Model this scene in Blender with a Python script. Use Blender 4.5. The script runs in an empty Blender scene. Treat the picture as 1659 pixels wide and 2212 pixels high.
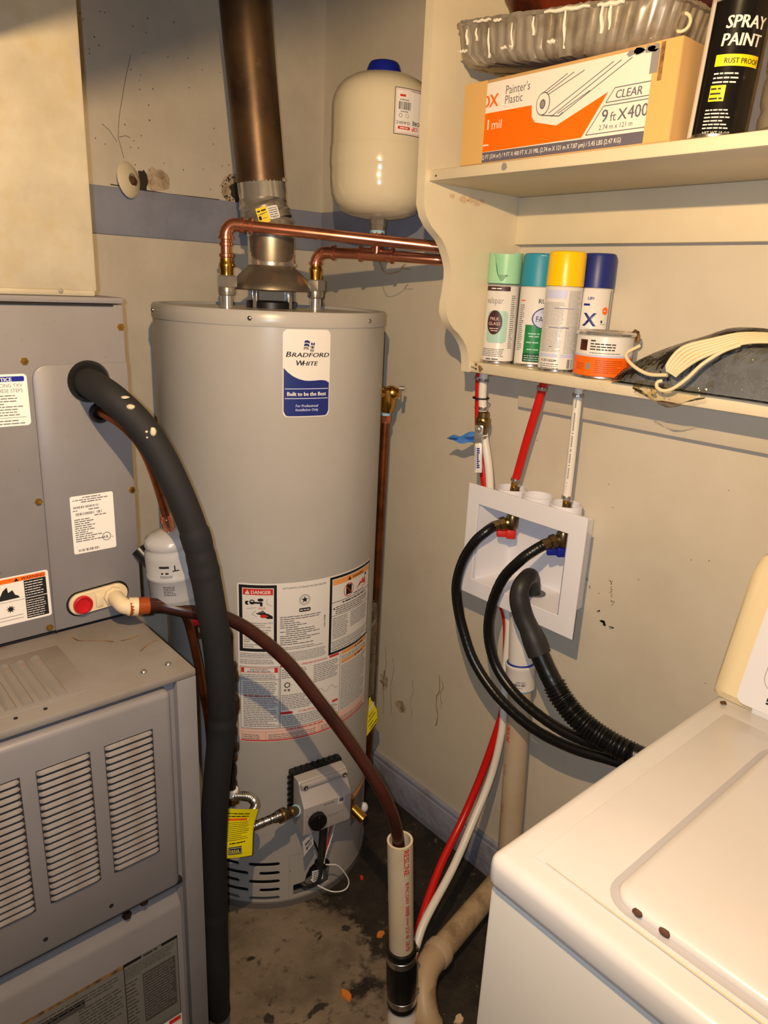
import bpy, bmesh, math, random
from mathutils import Vector as V, Matrix
random.seed(7)
S = bpy.context.scene
C = S.collection
PI = math.pi

# ---------------------------------------------------------------- camera, light, exposure
cam_d = bpy.data.cameras.new('camera'); cam = bpy.data.objects.new('camera', cam_d); C.objects.link(cam)
CAM = V((-1.2095, -1.6633, 1.4027))
cr, cu, cf = V((.75625, -.65273, .04503)), V((.16248, .25403, .95345)), V((.63378, .71373, -.29816))
m = Matrix((cr, cu, -cf)).transposed().to_4x4(); m.translation = CAM
cam.matrix_world = m
cam_d.sensor_fit = 'HORIZONTAL'; cam_d.sensor_width = 36; cam_d.lens = 1557.6 / 1659 * 36
cam_d.clip_start = .02
S.camera = cam

w = bpy.data.worlds.new('world'); S.world = w; w.use_nodes = True
w.node_tree.nodes['Background'].inputs[0].default_value = (.75, .8, 1, 1)
w.node_tree.nodes['Background'].inputs[1].default_value = .04

# the phone's flash, just left of the lens (cool)
fl_d = bpy.data.lights.new('phone_flash', 'SPOT'); fl = bpy.data.objects.new('phone_flash', fl_d); C.objects.link(fl)
fl.matrix_world = m @ Matrix.Translation((-.016, .006, 0)); fl_d.energy = 25; fl_d.color = (.74, .84, 1)
fl_d.shadow_soft_size = .004; fl_d.spot_size = math.radians(125); fl_d.spot_blend = 1
# the bare bulb hanging above the photographer (warm); its cord and socket are built further down
BULB = V((-1.05, -1.40, 1.69))
bu_d = bpy.data.lights.new('bulb', 'POINT'); bulb_light = bpy.data.objects.new('bulb', bu_d); C.objects.link(bulb_light)
bulb_light.location = BULB; bu_d.energy = 44; bu_d.color = (1, .67, .34); bu_d.shadow_soft_size = .007

S.view_settings.view_transform = 'Standard'; S.view_settings.look = 'None'
S.view_settings.exposure = 0.1; S.view_settings.gamma = 1; S.view_settings.use_curve_mapping = False

# ---------------------------------------------------------------- materials
def lin(c):
    return tuple((x/255/12.92 if x/255 <= .04045 else ((x/255+.055)/1.055)**2.4) for x in c) + (1,)
MATS = {}
def mat(name, col, rough=.5, metal=0, spec=.5, var=None, bump=None, coat=0, trans=0, alpha=1, emit=0, ior=1.45):
    """var=(scale, second colour, lo, hi) mottles the colour; bump=(scale, strength)"""
    if name in MATS: return MATS[name]
    mt = bpy.data.materials.new(name); mt.use_nodes = True
    n = mt.node_tree.nodes; l = mt.node_tree.links; b = n['Principled BSDF']
    b.inputs['Base Color'].default_value = lin(col); b.inputs['Roughness'].default_value = rough
    b.inputs['Metallic'].default_value = metal; b.inputs['Specular IOR Level'].default_value = spec
    b.inputs['Coat Weight'].default_value = coat; b.inputs['Transmission Weight'].default_value = trans
    b.inputs['Alpha'].default_value = alpha; b.inputs['IOR'].default_value = ior
    tc = n.new('ShaderNodeTexCoord')
    if var:
        vs = var if isinstance(var, list) else [var]
        last = None
        for (sc, c2, lo, hi) in vs:
            no = n.new('ShaderNodeTexNoise'); no.inputs['Scale'].default_value = sc; no.inputs['Detail'].default_value = 6
            no.inputs['Roughness'].default_value = .62
            l.new(tc.outputs['Object'], no.inputs['Vector'])
            rp = n.new('ShaderNodeMapRange'); rp.inputs[1].default_value = lo; rp.inputs[2].default_value = hi
            l.new(no.outputs['Fac'], rp.inputs[0])
            mx = n.new('ShaderNodeMix'); mx.data_type = 'RGBA'
            mx.inputs[7].default_value = lin(c2)
            if last: l.new(last, mx.inputs[6])
            else: mx.inputs[6].default_value = lin(col)
            l.new(rp.outputs[0], mx.inputs[0]); last = mx.outputs[2]
        l.new(last, b.inputs['Base Color'])
    if bump:
        no = n.new('ShaderNodeTexNoise'); no.inputs['Scale'].default_value = bump[0]; no.inputs['Detail'].default_value = 4
        l.new(tc.outputs['Object'], no.inputs['Vector'])
        bp = n.new('ShaderNodeBump'); bp.inputs['Strength'].default_value = bump[1]; bp.inputs['Distance'].default_value = .01
        l.new(no.outputs['Fac'], bp.inputs['Height']); l.new(bp.outputs[0], b.inputs['Normal'])
    MATS[name] = mt
    return mt
M = {}
M['wall'] = mat('wall_paint', (206, 197, 178), .45, var=[(3.1, (195, 185, 164), .45, .75), (60, (176, 160, 132), .72, .80)], bump=(22, .12))
M['wallb'] = mat('back_wall_paint', (202, 193, 176), .5, var=[(3.5, (184, 174, 158), .42, .7), (75, (120, 104, 88), .73, .79)], bump=(26, .16))
M['blue'] = mat('blue_grey_paint', (142, 146, 162), .5, var=[(6, (124, 128, 143), .45, .7), (50, (100, 98, 100), .74, .8)], bump=(24, .2))
M['base'] = mat('baseboard_paint', (150, 154, 172), .5, var=[(9, (130, 126, 128), .5, .7), (40, (92, 84, 78), .70, .8)], bump=(40, .3))
M['ceil'] = mat('ceiling_paint', (160, 156, 152), .8)
M['farwall'] = mat('dull_wall_paint', (132, 130, 128), .8)
M['shelf'] = mat('shelf_paint', (224, 212, 184), .38, var=[(4, (213, 200, 170), .4, .7), (38, (196, 172, 128), .74, .82)], bump=(14, .10))
M['chip'] = mat('bare_wood_chip', (150, 112, 62), .7, var=(60, (80, 56, 34), .4, .6))
M['jacket'] = mat('heater_jacket_enamel', (176, 172, 166), .28, spec=.45, var=(2.5, (168, 165, 160), .4, .7))
M['jacket_ring'] = mat('heater_base_ring', (104, 100, 96), .5)
M['dark'] = mat('dark_cavity', (14, 14, 16), .9)
M['black'] = mat('black_plastic', (16, 16, 17), .42)
M['blackp'] = mat('black_print', (20, 20, 22), .6)
M['greyp'] = mat('grey_print', (96, 96, 100), .6)
M['white'] = mat('white_plastic', (232, 231, 236), .35)
M['paper'] = mat('label_paper', (228, 224, 218), .5)
M['paperw'] = mat('tag_paper', (234, 232, 230), .6)
M['red'] = mat('red_print', (206, 44, 34), .5)
M['orange'] = mat('orange_print', (255, 106, 4), .5)
M['lorange'] = mat('light_orange_print', (236, 160, 84), .5)
M['pink'] = mat('pale_pink_print', (236, 204, 190), .5)
M['navy'] = mat('navy_print', (28, 42, 116), .4)
M['royal'] = mat('royal_blue_plastic', (22, 34, 140), .35)
M['lilac'] = mat('pale_blue_print', (196, 200, 230), .5)
M['yellow'] = mat('yellow_tag', (246, 232, 10), .5)
M['yellowp'] = mat('yellow_print', (250, 215, 20), .5)
M['silver'] = mat('steel', (196, 194, 190), .28, metal=1)
M['galv'] = mat('galvanised_steel', (196, 192, 184), .26, metal=.75, var=(16, (160, 154, 144), .35, .65))
M['hoodm'] = mat('draft_hood_steel', (150, 142, 128), .42, metal=.85, var=(9, (128, 118, 104), .4, .6))
M['flue'] = mat('heat_browned_flue', (96, 74, 52), .40, metal=.55, var=[(7, (64, 48, 38), .4, .62), (45, (120, 100, 80), .62, .78)])
M['copper'] = mat('copper', (226, 152, 120), .24, metal=.9, var=(14, (196, 120, 90), .45, .7))
M['copperd'] = mat('tarnished_copper', (150, 84, 48), .38, metal=.9, var=[(16, (96, 58, 36), .45, .65), (6, (84, 74, 60), .55, .75)])
M['brass'] = mat('brass', (206, 160, 74), .24, metal=1)
M['dbrass'] = mat('dull_brass', (150, 128, 88), .32, metal=1)
M['chrome'] = mat('zinc_plate', (214, 213, 210), .2, metal=.8)
M['tape'] = mat('pipe_tape_blue', (156, 196, 220), .6)
M['tank'] = mat('tank_enamel', (212, 201, 172), .14, coat=.4)
M['fgrey'] = mat('furnace_grey_enamel', (122, 120, 123), .42, var=[(5, (115, 112, 113), .4, .7), (120, (100, 97, 96), .66, .75)])
M['ftop'] = mat('furnace_top_dusty', (124, 119, 115), .55, var=[(7, (112, 104, 96), .42, .66), (13, (122, 88, 62), .64, .74)])
M['louv'] = mat('louver_dusty', (122, 117, 114), .55, var=(40, (110, 99, 92), .45, .7))
M['duct'] = mat('plenum_steel', (180, 173, 154), .40, metal=.2, var=[(7, (160, 152, 134), .4, .65), (22, (170, 158, 128), .5, .7)])
M['foam'] = mat('black_foam_insulation', (30, 30, 32), .72, spec=.3, bump=(60, .06))
M['foamdust'] = mat('pale_paint_spot', (190, 178, 152), .7)
M['rubber'] = mat('black_rubber', (17, 17, 18), .32)
M['rubberd'] = mat('grey_black_rubber', (40, 38, 37), .5)
M['brownhose'] = mat('brown_vinyl_hose', (62, 30, 24), .28, var=(14, (44, 22, 18), .4, .65))
M['amber'] = mat('amber_hose_cuff', (140, 62, 22), .3)
M['pvcw'] = mat('white_pvc', (226, 220, 212), .3)
M['pvcb'] = mat('aged_beige_pvc', (196, 176, 148), .38, var=(9, (180, 158, 128), .45, .7))
M['pvcs'] = mat('cream_pvc_stand', (214, 198, 170), .38, var=(11, (196, 178, 148), .5, .75))
M['pvcd'] = mat('dirty_pvc', (182, 158, 126), .45, var=[(16, (120, 96, 68), .5, .72), (40, (70, 56, 42), .68, .78)])
M['pexr'] = mat('red_pex', (200, 24, 18), .3)
M['pexw'] = mat('white_pex', (232, 226, 214), .3)
M['bluering'] = mat('blue_primer', (24, 52, 150), .5)
M['drier'] = mat('grey_enamel', (160, 160, 162), .22, coat=.2)
M['washer'] = mat('washer_enamel', (196, 193, 190), .24, coat=.25, var=(3, (192, 187, 182), .45, .7))
M['washerside'] = mat('washer_side_enamel', (194, 191, 184), .34)
M['console'] = mat('yellowed_console', (214, 198, 160), .18, coat=.3)
M['cwhite'] = mat('console_panel', (208, 208, 212), .3)
M['lidshade'] = mat('lid_groove_shade', (166, 163, 164), .4)  # deck white made greyer, shade of the lid groove put into colour
M['rust'] = mat('rust_spot', (84, 52, 34), .8)
M['tan'] = mat('tan_stain', (206, 180, 148), .5)
M['card'] = mat('cardboard', (196, 158, 104), .7)
M['cardw'] = mat('white_printed_card', (228, 222, 212), .5)
M['ptape'] = mat('packing_tape', (212, 172, 108), .25)
M['slate'] = mat('slate_print', (98, 94, 106), .55)
M['foil'] = mat('aluminium_foil', (188, 180, 166), .34, metal=.6, var=(26, (148, 134, 114), .45, .7))
M['wpaint'] = mat('white_paint_drip', (232, 226, 210), .5)
M['mint'] = mat('mint_plastic', (160, 214, 172), .4)
M['teal'] = mat('teal_plastic', (40, 140, 168), .45)
M['cyellow'] = mat('yellow_cap', (244, 196, 8), .3)
M['canw'] = mat('white_can', (226, 222, 214), .3)
M['cangreen'] = mat('green_print', (28, 128, 66), .4)
M['candk'] = mat('dark_green_print', (12, 72, 42), .4)
M['paleglass'] = mat('pale_green_print', (168, 206, 190), .4)
M['plum'] = mat('plum_print', (66, 34, 42), .45)
M['canb'] = mat('black_can', (22, 20, 20), .22)
M['cangrey'] = mat('grey_can_cap', (168, 158, 140), .4)
M['clear'] = mat('clear_plastic', (235, 228, 214), .12, trans=.9, ior=1.3, spec=.6)
M['bagp'] = bpy.data.materials.new('clear_bag_film'); M['bagp'].use_nodes = True
def film(mt, tint, refl, bs):
    n = mt.node_tree.nodes; l = mt.node_tree.links; n.remove(n['Principled BSDF'])
    tr = n.new('ShaderNodeBsdfTransparent'); tr.inputs[0].default_value = lin(tint); gl = n.new('ShaderNodeBsdfGlossy'); gl.inputs['Roughness'].default_value = .12
    fr = n.new('ShaderNodeFresnel'); fr.inputs[0].default_value = refl; mx = n.new('ShaderNodeMixShader')
    tc = n.new('ShaderNodeTexCoord'); no = n.new('ShaderNodeTexNoise'); no.inputs['Scale'].default_value = bs; no.inputs['Detail'].default_value = 3; bp = n.new('ShaderNodeBump'); bp.inputs['Strength'].default_value = .9; bp.inputs['Distance'].default_value = .01
    l.new(tc.outputs['Object'], no.inputs[0]); l.new(no.outputs[0], bp.inputs['Height']); l.new(bp.outputs[0], gl.inputs['Normal']); l.new(bp.outputs[0], fr.inputs['Normal'])
    l.new(fr.outputs[0], mx.inputs[0]); l.new(tr.outputs[0], mx.inputs[1]); l.new(gl.outputs[0], mx.inputs[2]); l.new(mx.outputs[0], n['Material Output'].inputs[0])
film(M['bagp'], (248, 244, 232), 1.7, 34)
M['cloth'] = mat('grey_cloth', (118, 127, 146), .85, var=(14, (94, 101, 118), .4, .65), bump=(30, .4))
M['cord'] = mat('cream_cord', (226, 208, 168), .45)
M['brownbowl'] = mat('red_brown_lacquer', (110, 44, 22), .3, var=(9, (50, 22, 14), .4, .6))
M['maroon'] = mat('maroon_fabric', (88, 40, 44), .7)
M['wrap'] = mat('crinkled_wrap', (216, 186, 150), .15, alpha=.55, spec=.9)
M['blued'] = mat('blue_masking_tape', (64, 122, 196), .55)
M['iron'] = mat('black_iron_pipe', (66, 48, 34), .45, metal=.5, var=(30, (40, 30, 24), .4, .6))
M['plaster'] = mat('broken_plaster', (188, 170, 142), .85, var=(40, (132, 110, 84), .45, .65))
M['grime'] = mat('dark_grime', (52, 44, 36), .9)
M['smudge'] = mat('black_scuff', (48, 44, 40), .85)
M['drip'] = mat('brown_drip_stain', (146, 118, 80), .6)
M['flake'] = mat('orange_paint_flake', (206, 120, 40), .7)
M['graylab'] = mat('grey_rating_label', (112, 110, 106), .5)
M['dgraylab'] = mat('dark_grey_print', (74, 72, 70), .5)
M['slatshade'] = mat('louver_shadow_gap', (40, 40, 44), .7)
M['beige'] = mat('beige_moulding', (214, 196, 160), .4)
M['cap_r'] = mat('red_plug', (178, 22, 28), .3)
M['lgrey'] = mat('light_grey_valve', (176, 170, 166), .45)
M['mgrey'] = mat('mid_grey_print', (140, 136, 136), .5)

def floor_mat():
    mt = bpy.data.materials.new('stained_concrete'); mt.use_nodes = True
    n = mt.node_tree.nodes; l = mt.node_tree.links; b = n['Principled BSDF']
    tc = n.new('ShaderNodeTexCoord')
    def noise(sc, det=7, ro=.6, dist=0):
        x = n.new('ShaderNodeTexNoise'); x.inputs['Scale'].default_value = sc; x.inputs['Detail'].default_value = det
        x.inputs['Roughness'].default_value = ro; x.inputs['Distortion'].default_value = dist
        l.new(tc.outputs['Object'], x.inputs['Vector']); return x.outputs['Fac']
    def rng(x, lo, hi):
        r = n.new('ShaderNodeMapRange'); r.inputs[1].default_value = lo; r.inputs[2].default_value = hi; l.new(x, r.inputs[0]); return r.outputs[0]
    def mix(a, c, f):
        x = n.new('ShaderNodeMix'); x.data_type = 'RGBA'
        for i, y in ((6, a), (7, c)):
            if isinstance(y, tuple): x.inputs[i].default_value = lin(y)
            else: l.new(y, x.inputs[i])
        l.new(f, x.inputs[0]); return x.outputs[2]
    def math_(op, a, c):
        x = n.new('ShaderNodeMath'); x.operation = op
        for i, y in ((0, a), (1, c)):
            if isinstance(y, (int, float)): x.inputs[i].default_value = y
            else: l.new(y, x.inputs[i])
        return x.outputs[0]
    conc = mix((132, 118, 100), (100, 88, 74), rng(noise(9), .38, .66))
    conc = mix(conc, (70, 60, 50), rng(noise(30), .58, .7))
    conc = mix(conc, (48, 42, 36), rng(noise(17, 5, .5, .6), .62, .66))
    # the bare patch of slab in front of the heater; the rest is stained dark
    sx = n.new('ShaderNodeSeparateXYZ'); l.new(tc.outputs['Object'], sx.inputs[0])
    dx = math_('MULTIPLY', math_('ADD', sx.outputs[0], .58), 4.2); dy = math_('MULTIPLY', math_('ADD', sx.outputs[1], .70), 3.6)
    rr = math_('SQRT', math_('ADD', math_('MULTIPLY', dx, dx), math_('MULTIPLY', dy, dy)), 0)
    edge = math_('ADD', rr, math_('MULTIPLY', math_('SUBTRACT', noise(7, 8, .65), .5), 2.6))
    dark = mix((46, 40, 32), (30, 26, 22), rng(noise(14), .4, .6))
    dark = mix(dark, (112, 102, 84), rng(noise(11, 8, .7), .62, .70))
    col = mix(conc, dark, rng(edge, .86, 1.06))
    col = mix(col, (170, 164, 150), rng(noise(150, 2, .5), .735, .76))
    l.new(col, b.inputs['Base Color'])
    l.new(rng(noise(12), .3, .7), b.inputs['Roughness'])
    b.inputs['Roughness'].default_value = .5
    mr = n.new('ShaderNodeMapRange'); mr.inputs[3].default_value = .42; mr.inputs[4].default_value = .8
    l.new(noise(12), mr.inputs[0]); l.new(mr.outputs[0], b.inputs['Roughness'])
    bp = n.new('ShaderNodeBump'); bp.inputs['Strength'].default_value = .5; bp.inputs['Distance'].default_value = .01
    l.new(noise(24, 8), bp.inputs['Height']); l.new(bp.outputs[0], b.inputs['Normal'])
    return mt
M['floor'] = floor_mat()

# ---------------------------------------------------------------- mesh helpers
def frame(o, z, x=None):
    z = V(z).normalized(); x = V(x) if x is not None else (V((1, 0, 0)) if abs(z.x) < .9 else V((0, 1, 0)))
    x = (x - z * x.dot(z)).normalized(); y = z.cross(x)
    mm = Matrix((x, y, z)).transposed().to_4x4(); mm.translation = V(o); return mm
def crom(pts, k=6):
    pts = [V(p) for p in pts]; out = []
    P = [pts[0]*2 - pts[1]] + pts + [pts[-1]*2 - pts[-2]]
    for i in range(1, len(P)-2):
        a, b, c, d = P[i-1:i+3]
        for j in range(k):
            t = j/k
            out.append(.5*((2*b) + (c-a)*t + (2*a-5*b+4*c-d)*t*t + (-a+3*b-3*c+d)*t**3))
    out.append(pts[-1]); return out
class MB:
    def __init__(s): s.bm = bmesh.new()
    def _face(s, vs):
        try: s.bm.faces.new(vs)
        except ValueError: pass
    def box(s, lo, hi, bev=0, seg=2, M=None):
        lo, hi = V(lo), V(hi); r = bmesh.ops.create_cube(s.bm, size=1)
        vs = r['verts']; c = (lo+hi)/2; d = hi-lo
        for v in vs: v.co = V((v.co.x*d.x, v.co.y*d.y, v.co.z*d.z)) + c
        if bev:
            es = list({e for v in vs for e in v.link_edges})
            rr = bmesh.ops.bevel(s.bm, geom=es, offset=bev, segments=seg, affect='EDGES', profile=.5)
            vs = [v for v in rr['verts']]
            allv = set(vs)
            for f in rr['faces']: allv |= set(f.verts)
            for v in list(allv):
                for f in v.link_faces: allv |= set(f.verts)
            vs = list(allv)
        if M:
            for v in vs: v.co = M @ v.co
        return s
    def rings(s, rings, cap0=True, cap1=True, closed=True):
        R = [[s.bm.verts.new(p) for p in r] for r in rings]
        n = len(R[0])
        for a, b in zip(R, R[1:]):
            for i in range(n if closed else n-1):
                j = (i+1) % n; s._face((a[i], a[j], b[j], b[i]))
        if cap0 and closed: s._face(R[0][::-1])
        if cap1 and closed: s._face(R[-1])
        return s
    def lathe(s, prof, n=32, M=None, cap0=True, cap1=True):
        M = M or Matrix()
        return s.rings([[M @ V((r*math.cos(2*PI*i/n), r*math.sin(2*PI*i/n), z)) for i in range(n)] for r, z in prof],
                       cap0 and prof[0][0] > 1e-6, cap1 and prof[-1][0] > 1e-6)
    def cyl(s, a, b, r, r2=None, n=20):
        a, b = V(a), V(b); L = (b-a).length
        return s.lathe([(r, 0), (r if r2 is None else r2, L)], n, frame(a, b-a))
    def pipe(s, a, b, r, ri, n=28):     # hollow
        a, b = V(a), V(b); L = (b-a).length
        return s.lathe([(ri, 0), (r, 0), (r, L), (ri, L), (ri, 0)], n, frame(a, b-a), False, False)
    def tube(s, path, r, n=12, cap=True):
        path = [V(p) for p in path]; N = len(path); rr = r if callable(r) else (lambda i, t: r)
        t0 = (path[1]-path[0]).normalized(); x = t0.orthogonal().normalized(); rg = []; acc = 0
        for i, p in enumerate(path):
            t = (path[min(i+1, N-1)] - path[max(i-1, 0)]).normalized()
            x = (x - t*x.dot(t)).normalized(); y = t.cross(x)
            if i: acc += (p-path[i-1]).length
            q = rr(i, acc)
            rg.append([p + (x*math.cos(2*PI*k/n) + y*math.sin(2*PI*k/n))*q for k in range(n)])
        return s.rings(rg, cap, cap)
    def prism(s, poly, M, d):           # poly in local xy, extruded to z=d
        return s.rings([[M @ V((x, y, 0)) for x, y in poly], [M @ V((x, y, d)) for x, y in poly]])
    def hexnut(s, a, b, r):
        return s.cyl(a, b, r, n=6)
    def ball(s, c, r, sc=(1, 1, 1), n=2, jit=0):
        rr = bmesh.ops.create_icosphere(s.bm, subdivisions=n, radius=r)
        for v in rr['verts']:
            k = 1 + random.uniform(-jit, jit)
            v.co = V((v.co.x*sc[0], v.co.y*sc[1], v.co.z*sc[2]))*k + V(c)
        return s
    def torus(s, c, axis, R, r, n=24, k=8):
        F = frame(c, axis)
        rg = [[F @ V(((R+r*math.cos(2*PI*j/k))*math.cos(2*PI*i/n), (R+r*math.cos(2*PI*j/k))*math.sin(2*PI*i/n), r*math.sin(2*PI*j/k))) for j in range(k)] for i in range(n+1)]
        return s.rings(rg, False, False)
    def mesh(s, name, sharp=38):
        bmesh.ops.remove_doubles(s.bm, verts=s.bm.verts, dist=1e-6)
        bmesh.ops.recalc_face_normals(s.bm, faces=s.bm.faces)
        me = bpy.data.meshes.new(name); s.bm.to_mesh(me); s.bm.free()
        for p in me.polygons: p.use_smooth = True
        me.set_sharp_from_angle(angle=math.radians(sharp))
        return me
    def build(s, name, mt, parent=None, sharp=38):
        me = s.mesh(name, sharp); me.materials.append(M[mt] if isinstance(mt, str) else mt)
        return link(name, me, parent)
LOC = {}
def link(name, me, parent=None):
    o = bpy.data.objects.new(name, me); C.objects.link(o)
    if parent:
        o.parent = parent
        if parent.type == 'EMPTY': o.matrix_parent_inverse = Matrix.Translation(-parent.location)
    return o
def tag(o, label, cat, group=None):
    o['label'] = label; o['category'] = cat
    if group: o['group'] = group
    return o
def thing(name, label, cat, loc=(0, 0, 0), group=None):
    o = bpy.data.objects.new(name, None); C.objects.link(o); o.location = loc; o.empty_display_size = .05
    return tag(o, label, cat, group)
def struct(o): o['kind'] = 'structure'; return o
def dup(o, d, parent=None):
    c = o.copy(); C.objects.link(c); c.location = o.location + V(d)
    if parent: c.parent = parent
    return c

# ---------------------------------------------------------------- flat print on plane or cylinder
def text2d(body, size, bold=0, shear=0, align='LEFT'):
    cu_ = bpy.data.curves.new('t', 'FONT'); cu_.body = body; cu_.size = size; cu_.shear = shear
    cu_.align_x = align; cu_.resolution_u = 2
    ob = bpy.data.objects.new('t', cu_); me = bpy.data.meshes.new_from_object(ob)
    vs = [(v.co.x, v.co.y) for v in me.vertices]; fs = [tuple(p.vertices) for p in me.polygons]
    bpy.data.objects.remove(ob); bpy.data.curves.remove(cu_); bpy.data.meshes.remove(me)
    return vs, fs
def plane_map(o, U, Vv):
    o, U, Vv = V(o), V(U).normalized(), V(Vv).normalized(); N = U.cross(Vv)
    return lambda u, v, h: o + U*u + Vv*v + N*h
def cyl_map(c, R, a0, z0, ax=None):
    c = V(c)
    def f(u, v, h):
        a = a0 + u/R; p = V((math.cos(a)*(R+h), math.sin(a)*(R+h), v))
        if ax is not None: return ax @ V((p.x, p.y, z0+v))
        return V((c.x, c.y, z0)) + p
    return f
class Print:
    """flat print: everything of one colour becomes one mesh"""
    def __init__(s, mp, step=.012, unit=.00022): s.mp = mp; s.g = {}; s.step = step; s.unit = unit
    def _a(s, col, vs, fs):
        G = s.g.setdefault(col, ([], [])); k = len(G[0]); G[0].extend(vs); G[1].extend([tuple(i+k for i in f) for f in fs])
    def strip(s, col, us, lo, hi, lay=1):
        h = lay*s.unit; vs = []; fs = []
        for u in us: vs += [s.mp(u, lo(u), h), s.mp(u, hi(u), h)]
        for i in range(len(us)-1): fs.append((2*i, 2*i+2, 2*i+3, 2*i+1))
        s._a(col, vs, fs)
    def rect(s, col, u0, v0, u1, v1, lay=1, r=0):
        n = max(1, int((u1-u0)/s.step)); us = [u0+(u1-u0)*i/n for i in range(n+1)]
        if r:
            us = sorted(set([round(x, 6) for x in us if u0+r < x < u1-r] + [round(u0+r*(1-math.cos(t*PI/8)), 6) for t in range(5)] + [round(u1-r*(1-math.cos(t*PI/8)), 6) for t in range(5)]))
        def e(u):
            if not r: return 0
            d = max(r-(u-u0), r-(u1-u), 0); return r-math.sqrt(max(r*r-d*d, 0))
        s.strip(col, us, lambda u: v0+e(u), lambda u: v1-e(u), lay)
    def box(s, col, u0, v0, u1, v1, t, lay=1):
        s.rect(col, u0, v0, u1, v0+t, lay); s.rect(col, u0, v1-t, u1, v1, lay); s.rect(col, u0, v0, u0+t, v1, lay); s.rect(col, u1-t, v0, u1, v1, lay)
    def poly(s, col, pts, lay=1):
        from mathutils.geometry import tessellate_polygon
        tr = tessellate_polygon([[V((x, y, 0)) for x, y in pts]])
        s._a(col, [s.mp(x, y, lay*s.unit) for x, y in pts], [tuple(t) for t in tr])
    def ell(s, col, u, v, a, b, lay=1, n=16):
        us = [u-a*math.cos(PI*i/n) for i in range(n+1)]; e = lambda x: b*math.sqrt(max(0, 1-((x-u)/a)**2))
        s.strip(col, us, lambda x: v-e(x), lambda x: v+e(x), lay)
    def ring(s, col, u, v, a, t, lay=1, n=28):
        h = lay*s.unit; vs = []; fs = []
        for i in range(n):
            q = 2*PI*i/n; vs += [s.mp(u+a*math.cos(q), v+a*math.sin(q), h), s.mp(u+(a-t)*math.cos(q), v+(a-t)*math.sin(q), h)]
            j = (i+1) % n; fs.append((2*i, 2*j, 2*j+1, 2*i+1))
        s._a(col, vs, fs)
    def line(s, col, a, b, t, lay=1):
        a, b = V(a).to_2d(), V(b).to_2d(); d = (b-a).normalized()*t/2; q = V((-d.y, d.x))
        s.poly(col, [tuple(a+q), tuple(b+q), tuple(b-q), tuple(a-q)], lay)
    def text(s, col, body, u, v, size, lay=2, bold=0, shear=0, align='LEFT', rot=0, sx=1):
        vs, fs = text2d(body, size, bold, shear, align); c, n = math.cos(rot), math.sin(rot)
        for k in ((0,) if bold <= .004 else (-1, 0, 1)):
            d = k*min(.03, bold*1.6)*size
            s._a(col, [s.mp(u+(x*sx+d)*c-y*n, v+(x*sx+d)*n+y*c, lay*s.unit+k*s.unit*.1) for x, y in vs], fs)
    def words(s, col, u0, u1, v, h, lay=2, fill=.97, ws=(1.2, 5)):
        u = u0; end = u0+(u1-u0)*fill
        while u < end-h:
            L = min(h*random.uniform(*ws), end-u); s.rect(col, u, v, u+L, v+h*.72, lay); u += L+h*.55
    def para(s, col, u0, u1, v1, v0, n, lay=2, frac=.5):
        p = (v1-v0)/n
        for i in range(n): s.words(col, u0, u1, v1-(i+1)*p+p*.2, p*frac, lay, random.uniform(.7, 1) if i % 4 == 3 else random.uniform(.9, 1))
    def bars(s, col, u0, u1, v0, v1, n, lay=2):
        d = (u1-u0)/n
        for i in range(n):
            if random.random() < .8: s.rect(col, u0+i*d, v0, u0+(i+random.choice((.35, .6, .85)))*d, v1, lay)
    def out(s, parent, base=None, name='label'):
        """base colour becomes the sheet (a part), other colours print on it (sub-parts)"""
        def mk(col, nm, par, g=None):
            vs, fs = g or s.g[col]; me = bpy.data.meshes.new(nm); me.from_pydata([tuple(v) for v in vs], [], fs); me.materials.append(M[col]); return link(nm, me, par)
        sheet = mk(base, name, parent) if base else None
        for col in s.g:
            if col == base: continue
            vs, fs = s.g[col]; root = list(range(len(vs)))      # few separate marks: an object each; dense lettering stays one
            def find(i):
                while root[i] != i: root[i] = root[root[i]]; i = root[i]
                return i
            for f in fs:
                for k in f[1:]: root[find(k)] = find(f[0])
            isl = {}
            for f in fs: isl.setdefault(find(f[0]), []).append(f)
            if len(isl) > 12: mk(col, 'print', sheet or parent); continue
            for fl_ in isl.values():
                ids = sorted({k for f in fl_ for k in f}); ix = {k: i for i, k in enumerate(ids)}
                mk(col, 'print', sheet or parent, ([vs[k] for k in ids], [tuple(ix[k] for k in f) for f in fl_]))
        return sheet

# ================================================================ the room
RX, RY = -2.3, -3.3
ZC = 2.45
def slab(name, lo, hi, mt): return struct(MB().box(lo, hi).build(name, mt))
floor = slab('floor', (RX, RY, -.06), (.12, .12, 0), 'floor')
wall_back = slab('wall_back', (RX, 0, 0), (.12, .12, ZC), 'wallb')
wall_right = slab('wall_right', (0, RY, 0), (.12, 0, ZC), 'wall')
slab('wall_left', (RX-.12, RY, 0), (RX, .12, ZC), 'farwall')
slab('wall_front', (RX, RY-.12, 0), (.12, RY, ZC), 'farwall')
slab('ceiling', (RX-.12, RY-.12, ZC), (.12, .12, ZC+.1), 'ceil')
struct(MB().rings([[V((x, -1.37, 1.717)), V((x, -.93, 1.674)), V((x, -.93, ZC)), V((x, -1.37, ZC))] for x in (RX, -.98)]).build('unseen_bulb_blocker', 'ceil'))  # unseen block, added and sloped to keep the bulb off the upper left
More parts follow.
